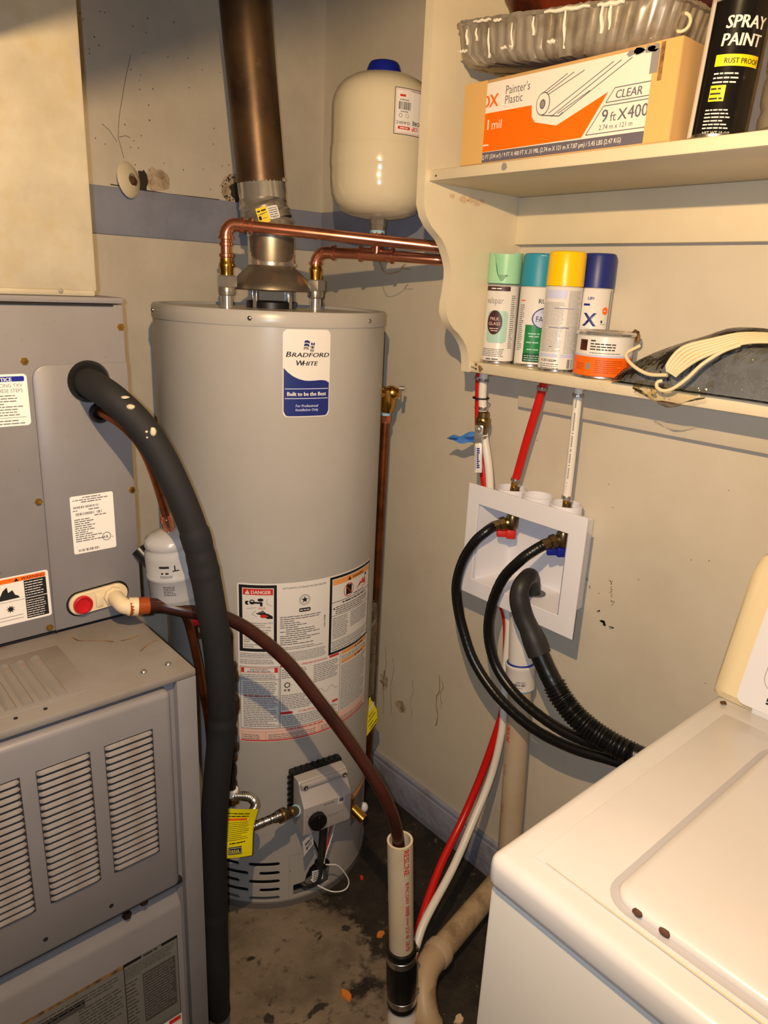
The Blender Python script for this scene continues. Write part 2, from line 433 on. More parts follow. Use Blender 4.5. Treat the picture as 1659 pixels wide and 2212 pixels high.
# painted bands: boards nailed over the joint of the wall sheets
struct(MB().box((RX, -.008, 1.484), (0, 0, 1.580), .0015).build('trim_1', 'blue'))
struct(MB().box((-.008, -.656, 1.484), (0, -.008, 1.580), .0015).build('trim_2', 'blue'))
struct(MB().box((-.015, RY, 0), (0, -.002, .092), .002).box((-.011, RY, .09), (0, -.002, .106), .004).build('baseboard_right', 'base'))
struct(MB().box((RX, -.015, 0), (-.015, 0, .092), .002).box((RX, -.011, .09), (-.011, 0, .106), .004).build('baseboard_back', 'base'))
struct(MB().box((-.02, RY, 1.178), (0, -.722, 1.2475), .002).build('trim_3', 'wall'))
# marks on the walls
def blob(mp, c, a, b, n=18, j=.35):
    return [(c[0]+a*math.cos(2*PI*i/n)*random.uniform(1-j, 1+j), c[1]+b*math.sin(2*PI*i/n)*random.uniform(1-j, 1+j)) for i in range(n)]
pw = Print(plane_map((0, 0, 0), (0, -1, 0), (0, 0, 1)), unit=.0003)
for (y, z, a, b, k) in ((.976, .782, .010, .007, 3), (.995, .778, .006, .003, 2), (.962, .800, .004, .004, 2), (.929, .860, .004, .003, 1), (.935, .845, .002, .003, 2)):
    for q in range(k*3):
        pw.poly('smudge', blob(None, (y+random.gauss(0, a*.5), z+random.gauss(0, b*.5)), a*.33, b*.33, 9, .6))
for q in range(34):
    t = random.random(); pw.poly('smudge', blob(None, (.978+random.gauss(0, .002)+t*.012, .875-t*.05), .0008, .0012, 5, .5))
for q in range(40):
    pw.poly('smudge', blob(None, (random.uniform(.3, 1.25), random.uniform(.3, 1.15)), .0009, .0011, 5, .5))
pw.poly('plaster', blob(None, (.408, .300), .024, .016)); pw.poly('plaster', blob(None, (.335, .345), .016, .026)); pw.poly('plaster', blob(None, (.30, .39), .008, .014))
def drip(y, z0, z1, wdt):
    q = Print(lambda u, v, h: V((-h, -v, u)), unit=.0003); n = 14; c = [y+random.gauss(0, .0012)+.004*math.sin(i*.7) for i in range(n+1)]; ws = [wdt*random.uniform(.3, .65) for i in range(n+1)]
    us = [z1+(z0-z1)*i/n for i in range(n+1)]; k = {u: i for i, u in enumerate(us)}
    q.strip('drip', us, lambda u: c[k[u]]-ws[k[u]], lambda u: c[k[u]]+ws[k[u]]); q.out(wall_right, 'drip', 'drip_stain')
drip(.335, .45, .235, .0016); drip(.368, .43, .25, .0016); drip(.45, .40, .27, .0012); drip(.545, .46, .31, .003); drip(.556, .45, .37, .002)
pw.out(wall_right)
pb = Print(plane_map((0, 0, 0), (1, 0, 0), (0, 0, 1)), unit=.0003)
def crack(p, col='grime', t=.0009):
    for a, b in zip(p, p[1:]): pb.line(col, a, b, t)
crack([(-.527, 1.64), (-.537, 1.68), (-.532, 1.72), (-.515, 1.79), (-.50, 1.84)]); crack([(-.535, 1.68), (-.52, 1.685), (-.51, 1.682)]); crack([(-.54, 1.67), (-.555, 1.69), (-.57, 1.70)])
crack([(-.30, 1.61), (-.27, 1.64), (-.24, 1.645)]); crack([(-.56, 1.585), (-.49, 1.582), (-.43, 1.58), (-.36, 1.581), (-.30, 1.581)], 'grime', .0022)
for q in range(46): pb.poly('grime', blob(None, (random.uniform(-.6, -.2), random.uniform(1.6, 1.95)), .0012, .0014, 6, .5))
pb.poly('plaster', blob(None, (-.455, 1.605), .030, .024, 20, .2)); pb.poly('grime', blob(None, (-.488, 1.600), .012, .028, 16, .35), 2)
pb.poly('plaster', blob(None, (-.262, 1.607), .034, .034, 24, .1)); pb.poly('grime', blob(None, (-.253, 1.603), .020, .022, 18, .3), 2)
for q in range(40):
    a = random.uniform(0, 6.28); pb.poly('grime', blob(None, (-.262+.030*math.cos(a)*random.uniform(.6, 1.1), 1.607+.032*math.sin(a)*random.uniform(.6, 1.1)), .002, .002, 6, .5), 3)
pb.out(wall_back)
# old capped pipe with its loose cover plate
t = thing('pipe_escutcheon', 'loose cream round cover plate around a capped pipe stub above the blue-grey band', 'cover plate', (-.522, -.005, 1.597))
F = frame((-.524, -.024, 1.597), (.60, -1, .12))
MB().lathe([(.012, .004), (.030, .001), (.037, -.006), (.035, -.008), (.010, .000)], 26, F, False, False).build('plate', 'shelf', t)
MB().cyl((-.515, 0, 1.592), (-.521, -.022, 1.594), .011).build('pipe_stub', 'rust', t)
MB().cyl((-.5195, -.018, 1.5935), (-.526, -.030, 1.5955), .0120, .008, 8).build('cap_nut', 'rust', t)

# ================================================================ water heater
HX, HY, HR, HH = -.3572, -.3163, .24, 1.3516
HC = V((HX, HY, 0))
def hp(deg, r, z): a = math.radians(deg); return V((HX+r*math.cos(a), HY+r*math.sin(a), z))
wh = thing('water_heater', 'tall grey cylindrical gas water heater standing in the corner', 'water heater', (HX, HY, 0))
# jacket with slots cut through it
def cut(me_obj, cutter):
    md = me_obj.modifiers.new('b', 'BOOLEAN'); md.operation = 'DIFFERENCE'; md.solver = 'EXACT'; md.object = cutter
    bpy.context.view_layer.update()
    dg = bpy.context.evaluated_depsgraph_get(); nm = bpy.data.meshes.new_from_object(me_obj.evaluated_get(dg))
    old = me_obj.data; me_obj.modifiers.clear(); me_obj.data = nm; bpy.data.meshes.remove(old)
    cm = cutter.data; bpy.data.objects.remove(cutter); bpy.data.meshes.remove(cm)
    for p in me_obj.data.polygons: p.use_smooth = True
    me_obj.data.set_sharp_from_angle(angle=math.radians(38))
jk = MB().lathe([(HR-.004, .012), (HR, .012), (HR, 1.325), (HR-.004, 1.325), (HR-.004, .012)], 128, Matrix.Translation(HC), False, False).build('jacket', 'jacket')
cu2 = MB()
def slot(a0, a1, z, hgt=.012):
    n = 10; ins, outs = [], []
    poly = []
    ra = math.degrees(hgt/2/HR)
    for i in range(7): q = PI/2+PI*i/6; poly.append((a0+ra+ra*math.cos(q), z+hgt/2*math.sin(q)))
    for i in range(1, 5): poly.append((a0+ra+(a1-a0-2*ra)*i/5, z-hgt/2))
    for i in range(7): q = -PI/2+PI*i/6; poly.append((a1-ra+ra*math.cos(q), z+hgt/2*math.sin(q)))
    for i in range(1, 5): poly.append((a1-ra-(a1-a0-2*ra)*i/5, z+hgt/2))
    cu2.rings([[hp(a, HR-.02, zz) for a, zz in poly], [hp(a, HR+.02, zz) for a, zz in poly]])
for zi, z in enumerate((.124, .099, .075, .051, .027)):
    if zi % 2 == 0: slot(-135.4, -118, z); slot(-160, -140.5, z)
    else: slot(-129.6, -118, z); slot(-163, -135.4, z)
# arch-topped access opening
arch = [(-110.6, .024), (-110.6, .056), (-104, .058), (-103, .075), (-101, .092), (-97, .104), (-93.5, .104), (-90, .096), (-87.5, .080), (-87, .060), (-88, .024)]
cu2.rings([[hp(a, HR-.02, z) for a, z in arch], [hp(a, HR+.02, z) for a, z in arch]])
cutter = link('cutter', cu2.mesh('cutter'))
cut(jk, cutter); jk.parent = wh; jk.matrix_parent_inverse = Matrix.Translation(-wh.location)
MB().lathe([(HR-.02, .02), (HR-.02, .3)], 64, Matrix.Translation(HC)).build('burner_shield', 'dark', wh)
MB().lathe([(HR-.03, 0), (HR+.003, 0), (HR+.003, .016), (HR-.002, .018)], 96, Matrix.Translation(HC)).build('base_ring', 'jacket_ring', wh)
MB().lathe([(HR+.0016, 1.324), (HR+.0022, 1.326), (HR+.0022, 1.346), (HR-.001, HH), (HR-.012, HH), (HR-.014, 1.346), (.10, 1.349), (.0, 1.349)], 128, Matrix.Translation(HC), False, False).build('top_cap', 'jacket', wh)
for a, z in ((165.8, 1.339), (-131.4, 1.338), (-70.9, 1.337)):
    p = hp(a, HR+.002, z); d = hp(a, 1, 0)-HC
    MB().lathe([(.0042, 0), (.0042, .0016), (.0026, .003), (0, .0034)], 12, frame(p, d)).build('screw', 'silver', wh)
# brand plate
pr = Print(cyl_map(HC, HR, math.radians(-106.4), 1.241)); w2, h2 = .0462, .0805
pr.rect('paper', -w2, -h2, w2, h2, 2, .010)
def wave(u): x = (u+w2)/(2*w2); return .0125-.038*x**.6*(1-x*.35)+.012*math.sin(x*PI*1.25)*x
us = [-w2+.0016+(2*w2-.0032)*i/24 for i in range(25)]
def lowe(u):
    r = .0095; d = max(r-(u+w2-.0016), r-(w2-.0016-u), 0); return -h2+.0018+r-math.sqrt(max(r*r-d*d, 0))
WV = [(0, .0125), (.1, .003), (.2, -.004), (.32, -.0092), (.45, -.0122), (.55, -.0126), (.68, -.0122), (.8, -.0114), (.9, -.0125), (1, -.0172)]
def wave(u):
    x = (u+w2)/(2*w2)
    for (a, b), (c, d) in zip(WV, WV[1:]):
        if a <= x <= c: return b+(d-b)*(x-a)/(c-a)
    return WV[-1][1]
pr.strip('navy', us, lowe, wave, 3)
pr.text('blackp', 'B', -.0418, .031, .0138, 4, .018, .22, sx=1.3); pr.text('blackp', 'RADFORD', -.0310, .031, .0112, 4, .018, .22, sx=1.42)
pr.text('blackp', 'W', -.0235, .0155, .0135, 4, .018, .22, sx=1.1); pr.text('blackp', 'HITE', -.0105, .0155, .0110, 4, .018, .22, sx=1.3)
for j in range(3):
    for i in range(8):
        u = -.006+i*.0025; f = lambda u: .0019*math.sin((u+.006)*300)
        if (i == 4): continue
        v = .060-j*.0058-.0003*i
        pr.poly(('navy', 'navy', 'mgrey')[j] if i < 4 or (i+j) % 2 else 'mgrey', [(u-j*.0008, v+f(u)), (u+.0025-j*.0008, v+f(u+.0025)), (u+.0022-j*.0008, v-.0043+f(u+.0025)), (u-.0003-j*.0008, v-.0043+f(u))], 4)
for v in (-.0275, -.0455): pr.rect('lilac', -.0425, v-.0007, .0425, v+.0007, 4)
pr.text('paper', 'Built to be the Best', 0, -.0405, .0105, 4, .02, 0, 'CENTER', sx=.93)
pr.text('lilac', 'For Professional', 0, -.0615, .0068, 4, .012, .15, 'CENTER'); pr.text('lilac', 'Installation Only', 0, -.0690, .0068, 4, .012, .15, 'CENTER')
pr.out(wh, 'paper')
# big instruction label
A0 = -98.5
pr = Print(cyl_map(HC, HR, math.radians(A0), 0)); U = lambda deg: math.radians(deg-A0)*HR
uL, uR = U(-139), U(-58.2)
pr.rect('paper', uL, .454, uR, .8235, 1, .005)
pr.rect('red', uL+.003, .4555, uR-.002, .4585, 2)
# danger panel
a, b = U(-138.2), U(-119.9); pr.rect('blackp', a, .671, b, .820, 2); pr.rect('paper', a+.007, .678, b-.006, .8135, 3); pr.rect('red', a+.0085, .7985, b-.0075, .8120, 4)
pr.poly('paper', [(a+.0125, .8005), (a+.0225, .8005), (a+.0175, .8098)], 5); pr.poly('red', [(a+.0170, .8040), (a+.0180, .8040), (a+.0178, .8082), (a+.0172, .8082)], 6)
pr.text('paper', 'DANGER', a+.0245, .8010, .0108, 5, .025, 0, sx=.92)
pr.ell('blackp', a+.017, .781, .0045, .0045, 4); pr.ring('blackp', a+.027, .783, .0055, .0022, 4); pr.rect('blackp', a+.022, .7795, a+.047, .7835, 4); pr.ell('blackp', a+.044, .788, .006, .0035, 4); pr.rect('blackp', a+.043, .774, a+.048, .783, 4); pr.ell('paper', a+.020, .781, .0022, .0022, 5)
pr.line('blackp', (a+.057, .79), (a+.057, .779), .0006, 4); pr.line('blackp', (a+.057, .779), (a+.068, .774), .0006, 4); pr.line('blackp', (a+.016, .768), (a+.035, .771), .0006, 4); pr.line('blackp', (a+.026, .756), (a+.034, .764), .0006, 4); pr.line('blackp', (a+.026, .756), (a+.036, .751), .0006, 4)
pr.text('red', 'HOT', a+.047, .7670, .0068, 4, .012, 0, 'CENTER')
for q in range(5): pr.line('blackp', (a+.052+q*.0018, .7535), (a+.035+q*.003, .758+.0016*q), .0020, 4)
pr.poly('blackp', [(a+.046, .752), (a+.058, .758), (a+.068, .752), (a+.069, .746), (a+.058, .746)], 4); pr.ell('red', a+.050, .7520, .007, .004, 5)
y = .7395
for s_ in ('Water temperature over 125°F', 'can cause severe burns', 'instantly or death from scalds.', '', 'Children, disabled and elderly', 'are at highest risk of being', 'scalded.', '', 'See instruction manual before', 'setting temperature at water', 'heater.', '', 'Feel water before bathing or', 'showering.'):
    y -= .0047 if s_ else .0022
    if s_: pr.text('blackp', s_, a+.0095, y, .0049, 4, .008, 0, sx=.94)
# middle column
a, b = U(-118.6), U(-93.2)
pr.text('greyp', 'AUTOMATIC STORAGE WATER HEATER', (a+b)/2, .8100, .0056, 2, .01, 0, 'CENTER', sx=.93)
cx = (a+b)/2-.001
pr.ring('blackp', cx, .783, .0118, .0008, 2); pr.ring('blackp', cx, .783, .0092, .0006, 2)
pr.poly('blackp', [(cx+(.0078 if i % 2 == 0 else .0032)*math.sin(i*PI/5), .783+(.0078 if i % 2 == 0 else .0032)*math.cos(i*PI/5)) for i in range(10)], 2)
pr.rect('blackp', cx-.012, .7565, cx+.013, .7648, 2, .003); pr.words('paper', cx-.010, cx+.011, .7595, .003, 3)
for i, (y, e) in enumerate([(.7470-.0048*k, e) for k, e in enumerate((.97, .9, .35, .45, .6, .4, .75, .8, .9, .6, .92, .7, .4, .8))]):
    pr.words('greyp', a+.001+(.012 if i in (6, 8) else 0), b-.012, y, .0026, 2, e, (2, 6))
pr.bars('blackp', b-.010, b-.006, .72, .74, 1); [pr.rect('blackp', b-.010, .712+i*.0021, b-.0065, .712+i*.0021+random.choice((.0007, .0013)), 2) for i in range(14)]
pr.words('greyp', a, b-.03, .6775, .002, 2); pr.words('greyp', a, b-.008, .6735, .002, 2)
pr.para('greyp', a, U(-92.6), .668, .645, 7)
# warning panel
a, b = U(-92.4), U(-58.6); pr.rect('blackp', a, .640, b, .8205, 2); pr.rect('paper', a+.006, .6455, b-.004, .8150, 3); pr.rect('lorange', a+.0075, .8010, b-.0055, .8135, 4)
pr.poly('blackp', [(a+.050, .8025), (a+.060, .8025), (a+.055, .8120)], 5); pr.text('blackp', 'WARNING', a+.064, .8035, .0090, 5, .012, 0)
pr.rect('blackp', a+.045, .770, a+.063, .792, 4, .002); pr.rect('blackp', a+.048, .792, a+.053, .7955, 4); pr.ring('red', a+.0535, .7805, .0155, .0018, 5); pr.line('red', (a+.044, .791), (a+.064, .770), .0018, 5)
pr.poly('red', [(a+.080, .773), (a+.096, .788), (a+.099, .783), (a+.105, .793), (a+.109, .786), (a+.116, .794), (a+.118, .776), (a+.108, .771)], 4); pr.ell('blackp', a+.118, .797, .004, .003, 4); pr.words('blackp', a+.070, a+.11, .7655, .003, 4)
pr.rect('blackp', a+.006, .7610, b-.004, .7622, 4); pr.words('blackp', a+.035, b-.02, .7550, .004, 4); pr.para('blackp', a+.016, b-.008, .752, .733, 4, 4); pr.poly('blackp', [(a+.009, .745), (a+.015, .745), (a+.012, .7505)], 4)
pr.rect('blackp', a+.006, .7300, b-.004, .7310, 4); pr.para('greyp', a+.009, a+.055, .727, .676, 12, 4); pr.para('greyp', a+.062, b-.012, .727, .690, 9, 4)
pr.rect('blackp', a+.006, .6685, b-.004, .6695, 4); pr.para('greyp', a+.009, b-.008, .6675, .656, 3, 4); pr.rect('blackp', a+.006, .6540, b-.004, .6550, 4); pr.words('greyp', a+.009, b-.03, .6485, .003, 4)
# lower left
a, b = U(-138.2), U(-119.6)
pr.para('greyp', a, b-.006, .668, .657, 3); pr.rect('greyp', a-.001, .6545, b, .6551, 2); pr.para('greyp', a, b-.006, .653, .642, 3)
pr.box('blackp', a, .487, b+.004, .636, .0009, 2); pr.rect('red', a+.002, .6215, b+.001, .6335, 2); pr.rect('paper', a+.009, .6225, b-.006, .6325, 3)
pr.text('blackp', 'FOR YOUR SAFETY', (a+b)/2+.001, .6278, .0044, 4, .02, 0, 'CENTER'); pr.text('blackp', 'READ BEFORE OPERATING', (a+b)/2+.001, .6233, .0044, 4, .02, 0, 'CENTER', sx=.92)
pr.para('greyp', a+.002, b+.001, .6195, .607, 3); pr.rect('blackp', a, .6045, b+.004, .6055, 2); pr.para('greyp', a+.006, b+.001, .602, .491, 26); pr.words('red', a+.008, b-.012, .5655, .003, 3)
# lower middle
a, b = U(-118), U(-84.5)
pr.rect('red', a, .6335, a+.036, .6390, 2); pr.rect('red', b-.030, .6335, b-.004, .6390, 2); pr.text('red', 'OPERATING INSTRUCTIONS', (a+b)/2+.004, .6340, .0052, 3, .02, 0, 'CENTER', sx=.9)
pr.para('greyp', a+.002, a+.058, .629, .606, 5); pr.para('greyp', a+.072, b-.004, .629, .585, 10); pr.ring('blackp', a+.014, .590, .0060, .0018, 2)
for q in range(8): pr.line('blackp', (a+.014+.006*math.cos(q*.785), .590+.006*math.sin(q*.785)), (a+.014+.0078*math.cos(q*.785), .590+.0078*math.sin(q*.785)), .0012, 2)
pr.rect('greyp', a+.007, .576, a+.012, .580, 2); pr.rect('greyp', a+.015, .575, a+.020, .580, 2); pr.para('greyp', a+.002, a+.070, .568, .531, 9)
for q in range(12): u = a+.082+q*.0045; pr.line('greyp', (u, .560+.006*math.sin(q)), (u+.0045, .560+.006*math.sin(q+1)), .0007, 2)
pr.rect('red', a, .5200, a+.026, .5255, 2); pr.rect('red', b-.020, .5200, b-.004, .5255, 2); pr.text('red', 'TO TURN OFF GAS TO APPLIANCE', (a+b)/2+.002, .5207, .0050, 3, .02, 0, 'CENTER', sx=.86)
pr.para('greyp', a+.002, b-.003, .517, .491, 6); pr.rect('blackp', a-.001, .487, a, .637, 2); pr.rect('blackp', b, .487, b+.0009, .642, 2); pr.rect('blackp', a, .487, b, .4878, 2)
# lower right
a, b = U(-83.5), U(-59.6)
pr.rect('lorange', a, .6300, b, .6385, 2); pr.poly('blackp', [(a+.045, .631), (a+.051, .631), (a+.048, .637)], 3); pr.words('blackp', a+.054, a+.08, .632, .004, 3); pr.para('greyp', a, b, .628, .618, 2)
pr.rect('lorange', a, .6080, b, .6165, 2); pr.poly('blackp', [(a+.045, .609), (a+.051, .609), (a+.048, .615)], 3); pr.words('blackp', a+.054, a+.08, .610, .004, 3); pr.para('greyp', a, b, .605, .49, 28)
# table at the foot
pr.rect('pink', uL+.003, .4595, uR-.002, .486, 2); pr.box('red', uL+.003, .4595, uR-.002, .486, .0006, 3); pr.rect('red', uL+.003, .4785, uR-.002, .4790, 3)
for q in range(1, 4): pr.rect('lorange', uL+.003, .4595+q*.0047, uR-.002, .4599+q*.0047, 3); pr.words('greyp', uL+.006, uL+.045, .4610+(q-1)*.0047, .0022, 3); pr.words('greyp', uL+.062, uL+.17, .4610+(q-1)*.0047, .0022, 3); pr.words('greyp', uL+.18, uR-.01, .4610+(q-1)*.0047, .0022, 3)
pr.words('red', uL+.10, uL+.19, .4808, .003, 3); pr.rect('lorange', uL+.056, .4595, uL+.0575, .4785, 4); pr.rect('lorange', uL+.174, .4595, uL+.1755, .4785, 4)
pr.out(wh, 'paper')
# small warning sticker low on the right flank
pr = Print(cyl_map(HC, HR, math.radians(-60), 0)); U = lambda deg: math.radians(deg+60)*HR
pr.rect('mgrey', U(-70), .135, U(-50), .228, 1); pr.rect('lorange', U(-69.3), .212, U(-50.5), .226, 2); pr.box('blackp', U(-70), .135, U(-50), .228, .0008, 2); pr.para('blackp', U(-69), U(-51), .209, .14, 14)
pr.out(wh, 'mgrey')
# faint outline of the burner access door
pr = Print(cyl_map(HC, HR, math.radians(-100), 0), unit=.0003); U = lambda deg: math.radians(deg+100)*HR
pr.rect('jacket_ring', U(-113), .142, U(-86), .1426, 1); pr.rect('jacket_ring', U(-113), .022, U(-112.9), .142, 1); pr.poly('dark', [(U(-112.6), .098), (U(-112.1), .098), (U(-112.1), .100), (U(-112.6), .100)], 1)
pr.out(wh, 'jacket_ring', 'access_door_seam')
# burner parts behind the access opening
MB().box((-.41, HY-.232, .02), (-.33, HY-.221, .05), .002).build('burner_bracket', 'jacket_ring', wh)
# port nipples
LP, RP = V((-.461, -.316, 0)), V((-.257, -.334, 0))
for P in (LP, RP): MB().cyl(P+V((0, 0, 1.347)), P+V((0, 0, 1.372)), .0125).lathe([(.018, 0), (.018, .0015)], 20, Matrix.Translation(P+V((0, 0, 1.349)))).build('port_nipple', 'chrome', wh)
MB().lathe([(.052, 0), (.052, .012), (.050, .014), (0, .014)], 40, Matrix.Translation((HX, HY, 1.349))).build('flue_baffle_collar', 'black', wh)
# ---- gas control valve on the front
gA = -99.5
gF = frame(hp(gA, HR-.004, .318), V((math.cos(math.radians(gA)), math.sin(math.radians(gA)), 0)), V((-math.sin(math.radians(gA)), math.cos(math.radians(gA)), 0)))
# local axes: x right, y up, z out
def gb(lo, hi, b=.002): return MB().box(lo, hi, b, 2, gF)
body = MB()
prof = [(.020, -.060), (.072, -.060), (.074, -.054), (.074, .012), (.052, .040), (.050, .054), (.044, .060), (.020, .060)]   # z, y silhouette
FX = gF @ Matrix(((0, 0, 1, -.058), (0, 1, 0, 0), (1, 0, 0, 0), (0, 0, 0, 1)))
body.rings([[gF @ V((x, y, z)) for z, y in prof] for x in (-.058,)] + [[gF @ V((x, y, z+dz)) for z, y in prof] for x, dz in ((-.055, .002), (.055, .002))] + [[gF @ V((.058, y, z)) for z, y in prof]])
gv = body.build('gas_valve', 'lgrey', wh, 30)
gb((-.056, .048, .048), (.056, .060, .060), .003).build('cover_ridge', 'lgrey', gv)
bk = MB().box((-.062, -.048, 0), (.062, .066, .022), .004, 2, gF)
for i in range(7): bk.box((-.066, -.045+i*.015, .004), (-.060, -.038+i*.015, .019), .001, 1, gF)
for i in range(8): bk.box((-.050+i*.014, .062, .004), (-.044+i*.014, .069, .019), .001, 1, gF)
bk.build('insulating_back', 'black', gv)
for x in (-.047, .047): MB().lathe([(.0055, 0), (.0055, .001), (.003, .0012), (.003, .0004), (0, .0004)], 14, gF @ Matrix.Translation((x, .052, .060))).build('screw', 'silver', gv)
MB().lathe([(.0205, 0), (.0205, .010), (.0195, .014), (.004, .015), (0, .015)], 32, gF @ Matrix.Translation((-.028, -.026, .074))).box((-.003, -.018, .014), (.003, .018, .018), .001, 1, gF @ Matrix.Translation((-.028, -.026, .074))).build('knob', 'black', gv)
pr = Print(lambda u, v, h: gF @ V((u, v, .0762+h)))
pr.rect('mgrey', .0235, -.004, .0405, .012, 1); pr.rect('paperw', .022, .010, .042, .0125, 1); pr.rect('paperw', .022, -.0055, .042, -.003, 1); pr.box('paperw', .024, -.003, .040, .011, .002, 2); pr.rect('slate', .028, .0, .036, .008, 3)
pr.words('greyp', -.010, .018, .004, .0032, 1); pr.words('mgrey', -.004, .046, -.027, .0025, 1); pr.words('mgrey', -.004, .030, -.031, .0025, 1)
for q in range(6): an = PI*(.15+q*.16); pr.line('greyp', (-.028+.0235*math.cos(an), -.026+.0235*math.sin(an)), (-.028+.0265*math.cos(an), -.026+.0265*math.sin(an)), .0012, 1)
pr.out(gv)
MB().cyl(gF @ V((-.02, -.060, .05)), gF @ V((-.02, -.072, .05)), .007).build('cable_gland', 'black', gv)
gb((-.002, -.066, .040), (.016, -.058, .068), .001).build('clip', 'white', gv)
MB().cyl(gF @ V((.007, -.058, .045)), hp(-98, HR+.030, .112), .009).build('burner_supply_tube', 'rubberd', wh)
MB().tube(crom([hp(-98, HR+.030, .114), hp(-97.5, HR+.026, .09), hp(-99, HR+.02, .06), hp(-103, HR+.004, .045), hp(-107, HR-.012, .055)], 5), .0045, 8).build('igniter_tube', 'rubberd', wh)
MB().tube(crom([gF @ V((-.02, -.072, .05)), hp(-104, HR+.03, .215), hp(-101, HR+.028, .18), hp(-98.5, HR+.038, .14)], 6), .0025, 8).build('sensor_wire', 'black', wh)
MB().torus(hp(-98.2, HR+.030, .128), (0, 0, 1), .011, .003).build('cable_tie', 'black', wh)
def wire(name, pts, r, mt): MB().tube(crom(pts, 8), r, 7).build(name, mt, wh)
wire('igniter_wire', [gF @ V((.034, -.050, .055)), hp(-92, HR+.034, .20), hp(-96, HR+.038, .155), hp(-97, HR+.040, .128), (-.357, -.600, .107), (-.326, -.603, .050), (-.334, -.603, .026), (-.368, -.598, .036), (-.394, -.577, .053), (-.402, -.556, .060)], .0016, 'paperw')
wire('igniter_wire', [gF @ V((.030, -.052, .055)), hp(-93.5, HR+.03, .20), hp(-95.5, HR+.034, .155), hp(-97.5, HR+.036, .128)], .0018, 'red')
pr = Print(lambda u, v, h: V((-.462, -.612, .203)).lerp(V((-.428, -.600, .203)), u)+V((.004*v-.010*(1-v)*0, 0, .042*v+.006*u*(1-v)))+V((-.01*v, -.004*math.sin(v*3), 0))+V((0, -h, 0)))
pr.rect('paperw', 0, 0, 1, 1, 0); pr.words('blackp', .15, .85, .70, .10); pr.words('greyp', .2, .8, .5, .08); pr.words('greyp', .2, .8, .35, .08); pr.ell('blackp', .25, .42, .08, .07)
tg = pr.out(wh, 'paperw', 'wire_tag')
pr = Print(lambda u, v, h: hp(-101.5+u*6.5, HR+.018+h, .066+v*.032-u*.004)); pr.rect('paperw', 0, 0, 1, 1, 0); pr.para('blackp', .12, .9, .9, .1, 5, 1); pr.out(wh, 'paperw', 'wire_tag')
# drain cock
dv = hp(-77, HR, .222); dd = V((math.cos(math.radians(-80)), math.sin(math.radians(-80)), 0))
dk = MB().cyl(dv-dd*.004, dv+dd*.030, .009).cyl(dv+dd*.020+V((0, 0, -.006)), dv+dd*.020+V((0, 0, .026)), .007).lathe([(.0085, 0), (.0085, .006), (.006, .009), (0, .009)], 6, Matrix.Translation(dv+dd*.020+V((0, 0, .024))))
dk.pipe(dv+dd*.026, dv+dd*.056+V((.004, 0, -.016)), .013, .009, 20); dk.build('drain_cock', 'brass', wh)
MB().ball(hp(-50, HR+.004, .128), .011, (1, 1, 1.3), 2).build('plug', 'white', wh)

# document pouch and yellow tag hanging on the flank
def sheetmap(o, U_, V_): o, U_, V_ = V(o), V(U_), V(V_); N = U_.cross(V_).normalized(); return lambda u, v, h: o+U_*u+V_*v+N*h
t = thing('document_pouch', 'clear document pouch with white papers hung behind the heater flank', 'pouch', (-.165, -.465, .41))
MB().box((-.186, -.470, .425), (-.160, -.462, .675), .001).build('papers', 'paperw', t)
MB().box((-.188, -.473, .41), (-.157, -.4605, .682), .0015).build('film', 'bagp', t)
t = thing('hang_tag', 'small yellow warning tag poking out beside the heater near the wall', 'tag', (-.155, -.47, .31))
mp = sheetmap((-.176, -.472, .310), (.040, .004, .030), (.002, -.002, .112))
pr = Print(mp); pr.poly('yellow', [(0, 0), (1, 0), (.85, .35), (.1, 1), (0, 1)], 0); pr.words('blackp', .3, .95, .06, .05, 2); pr.words('blackp', .15, .6, .2, .04, 2); pr.words('blackp', .1, .7, .34, .04, 2); pr.words('blackp', .1, .5, .46, .04, 2); pr.rect('paperw', .05, .62, .5, .72, 2)
pr.out(t, 'yellow', 'card')

# relief valve and its discharge pipe
t = thing('relief_valve', 'brass relief valve with steel test lever on the heater side', 'valve', (-.10, -.40, 1.14))
TA = V((math.cos(math.radians(-21)), math.sin(math.radians(-21)), 0)); T0 = HC+TA*HR+V((0, 0, 1.168)); T1 = V((-.100, -.408, 1.168))
MB().cyl(T0-TA*.0, T1+TA*.0, .013).lathe([(.012, -.045), (.0145, -.038), (.017, -.034), (.0195, -.015), (.0195, .008), (.014, .014), (0, .015)], 24, Matrix.Translation(T1)).build('body', 'brass', t)
MB().lathe([(.015, 0), (.017, .004), (.017, .014), (.012, .024), (.007, .028), (0, .028)], 20, frame(T1, (.55, -.8, .1))).build('bonnet', 'brass', t)
L0 = T1+V((.55, -.8, .1)).normalized()*.031
MB().box((-.004, -.003, -.022), (.004, .003, .016), .002, 2, Matrix.Translation(L0+V((.004, 0, 0)))).cyl(L0+V((-.002, .004, .010)), L0+V((.006, -.006, .010)), .006).build('test_lever', 'chrome', t)
t = thing('discharge_pipe', 'tarnished copper discharge pipe running down beside the heater', 'pipe', (-.1, -.397, .12))
MB().cyl((-.1, -.397, .12), (-.1, -.404, 1.122), .0095).build('tube', 'copperd', t)
MB().cyl((-.1, -.404, 1.098), (-.1, -.404, 1.112), .0115).cyl((-.1, -.404, 1.104), (-.1, -.404, 1.116), .0135, n=6).build('adapter', 'copper', t)
MB().cyl((-.1, -.404, 1.116), (-.1, -.404, 1.124), .011).build('thread_tape', 'tape', t)

